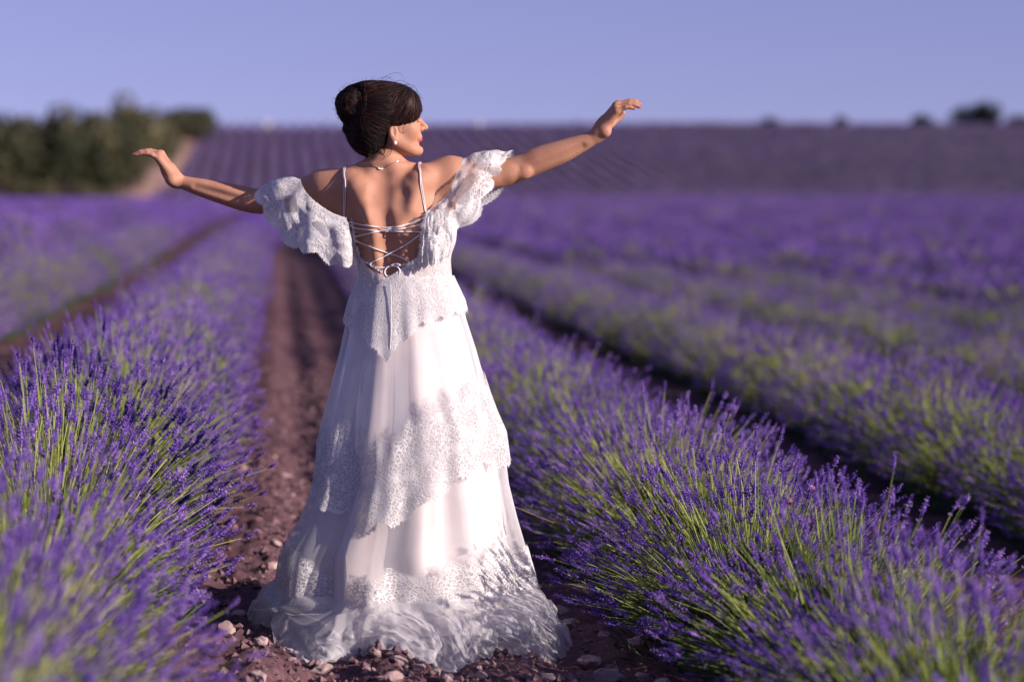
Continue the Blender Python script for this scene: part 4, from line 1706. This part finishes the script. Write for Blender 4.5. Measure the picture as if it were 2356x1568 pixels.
def ring_layer(name, mat, top, bot, nu, nv, pt, parent=None, lace=None, veil=None, fringe=None, uvs=1.0, seed=0, kind=None):
    """a closed band of cloth between the levels top(th) and bot(th) (heights)"""
    th = np.linspace(-math.pi, math.pi, nu + 1)[:-1]
    t = np.linspace(0, 1, nv)
    T, V = np.meshgrid(th, t, indexing='ij')
    zt, zb = top(th)[:, None], bot(th)[:, None]
    Z = zt + (zb - zt) * V
    P = pt(T, Z, V)
    v = P.reshape(-1, 3)
    uv = np.stack([T * .26, Z], -1).reshape(-1, 2) * uvs
    at = {}
    at['lace'] = (lace(T, V, Z) if lace else np.ones_like(T)).ravel()
    at['veil'] = (veil(T, V, Z) if veil else np.zeros_like(T)).ravel()
    o = pobj(name, v, grid_faces(nu, nv, True), [mat], parent, uv=uv, attrs=at)
    if fringe:
        fringe_along(P[:, -1], P[:, -1] - P[:, -2], fringe, o, seed)
    return o


def fringe_along(pts, dirs, length, parent, seed, step=.0022, mat=None):
    """short loose threads along an edge, one mass"""
    r = np.random.default_rng(seed + 500)
    seg = np.linalg.norm(np.diff(pts, axis=0), axis=1)
    cum = np.concatenate([[0], np.cumsum(seg)])
    n = int(cum[-1] / step)
    s = np.sort(r.uniform(0, cum[-1], n))
    p = np.stack([np.interp(s, cum, pts[:, k]) for k in range(3)], 1)
    d = unit(np.stack([np.interp(s, cum, dirs[:, k]) for k in range(3)], 1) + 1e-9)
    tg = unit(np.stack([np.interp(s + .004, cum, pts[:, k]) - np.interp(s - .004, cum, pts[:, k]) for k in range(3)], 1))
    nn = np.cross(d, tg)
    d2 = unit(d + tg * r.normal(0, .5, n)[:, None] + nn * r.normal(0, .3, n)[:, None])
    L = length * r.uniform(.3, 1.25, n)[:, None]
    w = .0009
    b = p - d * .003
    v = np.stack([b - tg * w, b + tg * w, p + d2 * L], 1).reshape(-1, 3)
    o = pobj('fringe', v, np.arange(n * 3).reshape(-1, 3), [M_FRINGE], parent, smooth=False)
    o['kind'] = 'stuff'


def scal(th, n, amp, seed=0):
    """scalloped edge, in metres"""
    return amp * np.abs(np.sin(th * n / 2 + seed)) + .3 * amp * np.abs(np.sin(th * n * 1.5 + 2 * seed))


# underskirt
ring_layer('underskirt', M_SATIN, lambda th: 0 * th + W(936, 640, 0)[2], lambda th: 0 * th + .035, 420, 90,
           lambda T, Z, V: skirt_pt(T, Z, -.006, 4, .94 - .05 * V, 1.15, 11))
# tulle over it
ring_layer('tulle_overskirt', M_TULLE, lambda th: 0 * th + W(936, 690, 0)[2], lambda th: 0 * th + .02, 520, 110,
           lambda T, Z, V: skirt_pt(T, Z, .002 + .004 * vnoise(T * 9, Z * 3, 0, 3), 9, 1.0, .9, 26))

# peplum over the hips
PEP = [(795, 728), (812, 745), (834, 758), (855, 773), (879, 803), (899, 816), (921, 788), (945, 761), (975, 734), (1024, 719), (1069, 706), (1080, 700)]
ring_layer('lace_peplum', M_LACE, lambda th: 0 * th + W(936, 634, 0)[2],
           lambda th: z_at(th, by_x(th, PEP, SK), sk) - scal(th, 18, .014, 1), 420, 26,
           lambda T, Z, V: skirt_pt(T, Z, .005 + .004 * V + .003 * V * np.sin(T * 17 + 2 * np.sin(3 * T)), 4, 1.0, .8, 11),
           veil=lambda T, V, Z: .48 + 0 * T, fringe=.009, seed=1)

# second tier: the draped lace apron
T2T = [(735, 985), (770, 968), (830, 962), (872, 985), (905, 985), (960, 925), (1010, 900), (1060, 868), (1110, 832), (1150, 850), (1170, 870)]
T2B = [(725, 1098), (738, 1105), (763, 1130), (788, 1155), (813, 1175), (850, 1204), (907, 1184), (968, 1155), (1015, 1108), (1060, 1082), (1098, 1058), (1156, 1037), (1170, 1030)]
ring_layer('lace_tier', M_LACE_FINE, lambda th: z_at(th, by_x(th, T2T, SK), sk), lambda th: z_at(th, by_x(th, T2B, SK), sk) - scal(th, 16, .032, 2), 520, 60,
           lambda T, Z, V: skirt_pt(T, Z, .006 + .003 * V + .005 * V * np.sin(T * 11 + 1.5 * np.sin(2 * T)) + .004 * vnoise(T * 8, Z * 10, 0, 7), 9, 1.0, .9, 26),
           lace=lambda T, V, Z: smooth(0, .22, V + .10 * vnoise(T * 10, V * 6, 0, 2)) * .9,
           veil=lambda T, V, Z:   .26 * smooth(0, .3, V + .15 * vnoise(T * 10, V * 6, 0, 2)), fringe=.008, seed=2)
# third tier: lace band above the hem
T3T = [(650, 1250), (666, 1249), (727, 1267), (800, 1320), (850, 1322), (900, 1305), (960, 1312), (1015, 1292), (1060, 1268), (1106, 1249), (1188, 1238), (1215, 1236)]
T3B = [(655, 1336), (698, 1364), (745, 1381), (777, 1398), (799, 1384), (821, 1404), (871, 1410), (943, 1398), (1015, 1400), (1044, 1379), (1106, 1363), (1204, 1350), (1215, 1348)]
ring_layer('hem_lace_band', M_LACE_FINE, lambda th: z_at(th, by_x(th, T3T, SK), sk), lambda th: z_at(th, by_x(th, T3B, SK), sk) - scal(th, 20, .026, 3), 560, 40,
           lambda T, Z, V: skirt_pt(T, Z, .007 + .006 * V + .005 * np.sin(T * 19 + 2 * np.sin(3 * T)) * V, 9, 1.0, 1.0, 26),
           lace=lambda T, V, Z: smooth(0, .3, V + .22 * vnoise(T * 12, V * 5, 0, 22)) * .95,
           veil=lambda T, V, Z: .14 * smooth(0, .3, V), fringe=.008, seed=3)

# ---------------------------------------------------------------- tulle train on the ground
def ground_hit(px, py, z=.01):
    c, s = math.cos(PITCH), math.sin(PITCH)
    u, v = (px - 1178) / FPX, (784 - py) / FPX
    d = np.array([u, c + v * s, -s + v * c])
    t = (z - CAM_H) / d[2]
    return d * t + np.array([0, 0, CAM_H])


OUT_PX = [(567, 1460), (600, 1470), (640, 1472), (660, 1510), (678, 1528), (725, 1518), (777, 1513), (830, 1520), (871, 1524), (918, 1529), (945, 1515), (968, 1509),
          (1010, 1518), (1044, 1522), (1087, 1509), (1142, 1488), (1205, 1486), (1268, 1491), (1299, 1474), (1292, 1415), (1200, 1392), (1000, 1385), (800, 1385), (650, 1392), (585, 1415)]
_og = np.array([ground_hit(*q) for q in OUT_PX])
TC = np.array([_SX[0], _SY[0]])
_oa = np.arctan2(_og[:, 0] - TC[0], -(_og[:, 1] - TC[1]))
_or = np.hypot(_og[:, 0] - TC[0], _og[:, 1] - TC[1])
_k = np.argsort(_oa)
_oa, _or = _oa[_k], _or[_k]


def train(name, seed, z0, grow, puff, crumple):
    nu, nv = 900, 60
    th = np.linspace(-math.pi, math.pi, nu + 1)[:-1]
    s = np.linspace(0, 1, nv)
    T, S = np.meshgrid(th, s, indexing='ij')
    ro = np.interp(T, np.concatenate([_oa - 2 * math.pi, _oa, _oa + 2 * math.pi]), np.tile(_or, 3)) * grow
    P0 = skirt_pt(T, np.full_like(T, z0), .004, 9, 1.0, .9, 26)
    ri = np.hypot(P0[..., 0] - TC[0], P0[..., 1] - TC[1])
    wob = .26 * vnoise(np.cos(T) * 3, np.sin(T) * 3, S * 2 + seed, seed)
    th2 = T + wob * np.sin(np.pi * np.clip(S * .9, 0, 1))
    r = ri + (np.maximum(ro, ri + .02) - ri) * (S ** .85)
    gx, gy = r * np.sin(th2), r * np.cos(th2)
    w1 = 1.9 * vnoise(np.cos(T) * 2.5 + seed, np.sin(T) * 2.5, S * 2.4, seed) + .6 * vnoise(np.cos(T) * 6, np.sin(T) * 6 + seed, S * 3, seed + 2)
    w2 = 2.2 * vnoise(np.cos(T) * 4 + seed, np.sin(T) * 4, S * 3.5, seed + 3)
    rid1 = 1 - np.abs(np.sin(6 * T + w1)) ** .8                # pleats running outwards, crossed by a few slack folds
    rid2 = 1 - np.abs(np.sin(13 * T + 1.7 * w1 + w2)) ** .9
    rid3 = 1 - np.abs(np.sin(5.5 * S + w2 + 2 * np.sin(3 * T))) ** .8
    env = np.sin(np.pi * np.clip(S, 0, 1)) ** .7
    z = z0 * (1 - S) ** 1.7 + env * (puff * (.35 + .65 * rid1) + crumple * rid2 + .007 * rid3) + .004
    side = np.clip(np.abs(np.sin(T)) - .6, 0, 1) * 2.2
    z = z + env * side * .040 * (1 - .3 * S)
    z = np.maximum(z, .006 + .004 * rid1)
    rr = r + .010 * rid2 * env
    v = np.stack([TC[0] + rr * np.sin(th2), TC[1] - rr * np.cos(th2), z], -1)
    v[..., 2] += np.maximum(clods(v[..., 0] - path_x(v[..., 1]), v[..., 1]), -.02) * S + hill(v[..., 0], v[..., 1]) * S
    pobj(name, v.reshape(-1, 3), grid_faces(nu, nv, True), [M_TULLE_TRAIN])


train('tulle_train', 3, .14, .97, .020, .007)
train('tulle_train', 14, .10, .90, .028, .008)

# ---------------------------------------------------------------- bodice
TPX = TORSO[:, :3].copy()
TPX[:, 2] += 5


def tor(z):
    return tuple(np.interp(z, _TZ, q) for q in (_TX, _TY, _TA, _TB))


BTOP = [(800, 500), (808, 503), (816, 548), (829, 594), (848, 606), (867, 618), (884, 628), (898, 638), (914, 628), (947, 604), (963, 590), (968, 560), (969, 528), (978, 492), (990, 486), (1030, 482), (1050, 480)]


def bodice(name, mat, off, seed, **kw):
    def pt(T, Z, V):
        cx, cy, a, b = tor(Z)
        P = np.stack([cx + np.sin(T) * (a + .02), cy - np.cos(T) * (b + .02), Z], -1)
        sh = P.shape
        P = P.reshape(-1, 3)
        for _ in range(5):
            g = grad(sd_torso_full, P)
            g[:, 2] = 0
            g = unit(g)
            P = P - g * (sd_torso_full(P.astype(np.float32)) - off)[:, None] * .8
        return P.reshape(sh)
    def topz(th):
        z = z_at(th, by_x(th, BTOP, TPX), tor)
        return np.where(np.cos(th) < 0, W(936, 470, 0)[2] + 0 * th, z)
    return ring_layer(name, mat, topz, lambda th: 0 * th + W(936, 652, 0)[2], 460, 30, pt, seed=seed, **kw)


def sd_torso_full(p):
    """the trunk without head, arms and hands"""
    T = sd_torso(p)
    T = smin(T, sd_cone(p, W(780, 455, .03), W(828, 540, .03), .030, .045), .04)
    T = smin(T, sd_cone(p, W(1030, 430, .03), W(1008, 540, .03), .032, .045), .04)
    for (a, b, r_) in ((W(862, 500, -.074), W(880, 640, -.070), .026), (W(910, 500, -.076), W(920, 640, -.072), .026)):
        T = smin(T, sd_cone(p, a, b, r_, r_), .034)
    return T


bodice('bodice_lining', M_LINING, .004, 31)
bodice('lace_bodice', M_LACE, .0075, 32, veil=lambda T, V, Z: .34 + 0 * T)


def edge_fringe():
    """frayed lace along the open back"""
    px = curve([(a, b) for a, b in BTOP[1:15]], 160)
    p = raymarch(px[:, 0], px[:, 1], .008)
    ctr = W(895, 560, -.1)
    d = unit(ctr - p)
    fringe_along(p, d, .010, LACE_B, 33, .0012)


LACE_B = [o for o in person.children if o.name.startswith('lace_bodice')][0]
edge_fringe()

# ---------------------------------------------------------------- flutter sleeves
def ruled(name, band, hem, nu, nv, seed, wave, nw, lace, veil, bulge=.02, scal_n=9, fringe=.0055):
    B = curve([W(*q) for q in band], nu)
    H = curve([W(*q) for q in hem], nu)
    t = np.linspace(0, 1, nu)[:, None, None]
    v = np.linspace(0, 1, nv)[None, :, None]
    P = B[:, None] * (1 - v) + H[:, None] * v
    A = unit(H - B)
    tg = unit(np.gradient(B * .5 + H * .5, axis=0))
    n = unit(np.cross(tg, A))[:, None]
    n = n * np.sign((n * np.array([0, -1.0, 0])).sum(-1, keepdims=True).mean() + 1e-9)
    L = np.linalg.norm(H - B, axis=1)[:, None, None]
    w = wave * v ** 1.3 * np.sin(nw * 2 * np.pi * t + 1.3 * np.sin(5 * t * np.pi + seed) + seed) + .35 * wave * v * np.sin(nw * 5.3 * np.pi * t + seed * 2)
    P = P + n * (bulge * np.sin(np.pi * v) + w) + n * .004 * vnoise(t * 14, v * 7, 0, seed)[..., :]
    P = P + A[:, None] * (v ** 3) * (.016 * np.abs(np.sin(np.pi * t * scal_n)) - .008)
    TT, VV = np.broadcast_to(t, P.shape[:2] + (1,))[..., 0], np.broadcast_to(v, P.shape[:2] + (1,))[..., 0]
    lu = np.concatenate([[0], np.cumsum(np.linalg.norm(np.diff((B + H) / 2, axis=0), axis=1))])
    uv = np.stack([np.broadcast_to(lu[:, None], TT.shape), VV * L[..., 0]], -1).reshape(-1, 2)
    o = pobj(name, P.reshape(-1, 3), grid_faces(nu, nv), [M_LACE], uv=uv + seed, attrs={'lace': lace(TT, VV).ravel(), 'veil': veil(TT, VV).ravel()})
    if fringe:
        fringe_along(P[:, -1], P[:, -1] - P[:, -2], fringe, o, seed + 40, .0016)
        fringe_along(P[:, 0], P[:, 0] - P[:, 1], .003, o, seed + 41, .003)
    return o, P


def leaf(T, V, t0, v0, lt, lv, rot=0):
    x, y = (T - t0) / lt, (V - v0) / lv
    return np.abs(y) < (1 - x * x) * (np.abs(x) < 1)


def near_leaf(T, V, holes, grow):
    m = np.zeros_like(T, bool)
    for t0, v0, lt, lv in holes:
        m |= leaf(T, V, t0, v0, lt * (1 + grow), lv * (1 + grow * 1.6))
    return m


BAND_L = [(797, 501, -.085), (762, 488, -.080), (729, 466, -.070), (706, 444, -.045), (694, 423, -.012), (691, 410, .030), (703, 425, .085), (745, 470, .115), (800, 500, .125)]
HEM_L = [(812, 613, -.080), (786, 606, -.110), (757, 602, -.100), (716, 579, -.105), (684, 574, -.085), (642, 538, -.065), (614, 500, -.020), (596, 466, .020),
         (588, 434, .090), (598, 445, .170), (640, 490, .180), (710, 545, .170), (800, 590, .150)]
HOLES_L = [(.435, .40, .060, .17), (.205, .46, .055, .13)]
ruled('left_sleeve', BAND_L, HEM_L, 260, 46, 3, .009, 3,
      lambda T, V: np.where(near_leaf(T, V, HOLES_L, 0), 0.0, np.where(near_leaf(T, V, HOLES_L, .28), 1.0, .95)),
      lambda T, V: np.where(near_leaf(T, V, HOLES_L, 0), .50, np.where(near_leaf(T, V, HOLES_L, .28), .9, np.where(V > .9, .6, .28 + .26 * V))))
BAND_R = [(979, 488, -.080), (1000, 474, -.075), (1022, 455, -.065), (1042, 420, -.050), (1054, 388, -.022), (1060, 366, .020), (1064, 385, .080), (1050, 430, .105), (1010, 480, .115)]
HEM_R = [(967, 600, -.112), (1002, 598, -.120), (1036, 564, -.105), (1041, 534, -.110), (1067, 517, -.090), (1096, 486, -.085), (1118, 448, -.050), (1131, 424, -.020), (1129, 402, .000),
         (1149, 395, .015), (1150, 380, .030), (1165, 362, .050), (1175, 348, .080), (1172, 372, .130), (1150, 436, .150), (1120, 475, .150), (1090, 500, .145), (1040, 530, .140)]


def r_mid(T, V):
    """the plain tulle panel between the two lace edges of the right sleeve"""
    return smooth(.20, .30, V) * (1 - smooth(.50, .66, V)) * (1 - smooth(.60, .66, T)) * smooth(.03, .08, T)


ruled('right_sleeve', BAND_R, HEM_R, 280, 46, 5, .012, 4,
      lambda T, V: .95 - .85 * r_mid(T, V), lambda T, V: np.where(V > .9, .5, .14 + .18 * V + .14 * r_mid(T, V)))
# small overlapping frill on the right of the back opening
ruled('bodice_frill', [(976, 520, -.105), (1000, 512, -.105), (1032, 508, -.070)], [(968, 600, -.125), (1000, 606, -.130), (1034, 585, -.090)], 80, 20, 9, .008, 2,
      lambda T, V: .95 + 0 * T, lambda T, V: .3 + .3 * (V > .85))
ruled('bodice_frill', [(978, 492, -.100), (1002, 484, -.100), (1022, 478, -.080)], [(974, 540, -.118), (996, 548, -.122), (1016, 540, -.105)], 60, 16, 12, .006, 2,
      lambda T, V: .5 + .4 * (V > .6), lambda T, V: .25 + .3 * (V > .85), fringe=.005)

# ---------------------------------------------------------------- straps, lacing, zip
def c1(x, y):
    return (780 + x * .35088) * .9424, (150 + y * .35088) * .9424


def cord(name, pts, r=.0019, off=.004, n=60, parent=None, taut=True):
    q = curve([c1(*p) for p in pts], n)
    p = raymarch(q[:, 0], q[:, 1], off)
    if taut:                                           # a taut cord bridges the furrow of the back
        k = 15
        ypad = np.pad(p[:, 1], k, mode='edge')
        p[:, 1] = np.minimum(p[:, 1], np.convolve(ypad, np.ones(2 * k + 1) / (2 * k + 1), 'valid'))
    v, f = tube(p, r, 6)
    return pobj(name, v, f, [M_CORD], parent)


cord('lacing_cord', [(198, 1114), (330, 1142), (480, 1155), (640, 1125), (728, 1085)])
cord('lacing_cord', [(198, 1116), (240, 1155), (330, 1170), (450, 1181), (640, 1150), (715, 1125), (728, 1090)])
cord('lacing_cord', [(240, 1222), (330, 1200), (440, 1176), (560, 1150), (700, 1095)])
cord('lacing_cord', [(245, 1218), (215, 1180), (199, 1120)], n=20)
cord('lacing_cord', [(460, 1182), (580, 1184), (680, 1184), (706, 1192), (690, 1210), (600, 1275), (480, 1340), (400, 1380), (358, 1402), (364, 1425), (430, 1434), (520, 1425), (600, 1412), (622, 1398), (600, 1380), (540, 1352), (480, 1335), (360, 1292), (262, 1250), (240, 1225)], n=150)
cord('lacing_bow', [(505, 1420), (470, 1432), (452, 1465), (465, 1490), (495, 1500)], r=.0024, n=30, off=.010)
cord('lacing_bow', [(505, 1420), (540, 1428), (558, 1455), (552, 1485), (545, 1495)], r=.0024, n=30, off=.010)
cord('lacing_bow', [(500, 1418), (530, 1408), (560, 1416), (520, 1422)], r=.0026, n=20, off=.010)


def strap(pts, front):
    for dx in (-1.7, 1.7):
        q = curve([(a + dx * (.4 + .6 * math.sin(i)), b) for i, (a, b) in enumerate(pts)], 40)
        p = raymarch(q[:, 0], q[:, 1], .0025)
        p = np.concatenate([curve([W(f_[0] + dx, f_[1], f_[2]) for f_ in front] + [p[0]], 30)[:-1], p])
        for _ in range(4):                             # over the shoulder, lying on the skin
            p = p - grad(sd_body, p) * (sd_body(p.astype(np.float32)) - .0020)[:, None]
        v, f = tube(p, .0015, 6)
        pobj('shoulder_strap', v, f, [M_CORD])


strap([(793, 412), (793, 435), (792, 470), (791, 504)], [(800, 500, .13), (799, 450, .10), (798, 415, .08), (796, 396, .05), (794, 388, .015), (793, 394, -.02)])
strap([(967, 402), (969, 425), (974, 455), (980, 490)], [(975, 490, .13), (973, 440, .10), (971, 405, .08), (969, 386, .05), (967, 378, .015), (966, 386, -.02)])


def zip_line():
    py = np.linspace(648, 884, 60)
    px = 900 + 3 * np.sin((py - 640) / 60.0)
    z = np.array([W(a, b, -.12)[2] for a, b in zip(px, py)])
    cx, cy, a, b = sk(z)
    th = np.arcsin(np.clip((np.array([W(p, q_, -.13)[0] for p, q_ in zip(px, py)]) - cx) / a, -1, 1))
    off = np.where(py < 815, .0115, .004)
    p = skirt_pt(th, z, off, 4, 1.0, .8, 11)
    p = np.stack([np.convolve(np.pad(p[:, k], 4, mode='edge'), np.ones(9) / 9, 'valid') for k in range(3)], 1)
    v, f = tube(p, .0010, 5)
    pobj('zip', v, f, [M_CORD])


zip_line()
tag(person, 'dark haired woman in a white lace wedding dress, seen from behind with arms outstretched', 'person')
print('dress', _t.time() - _t0)
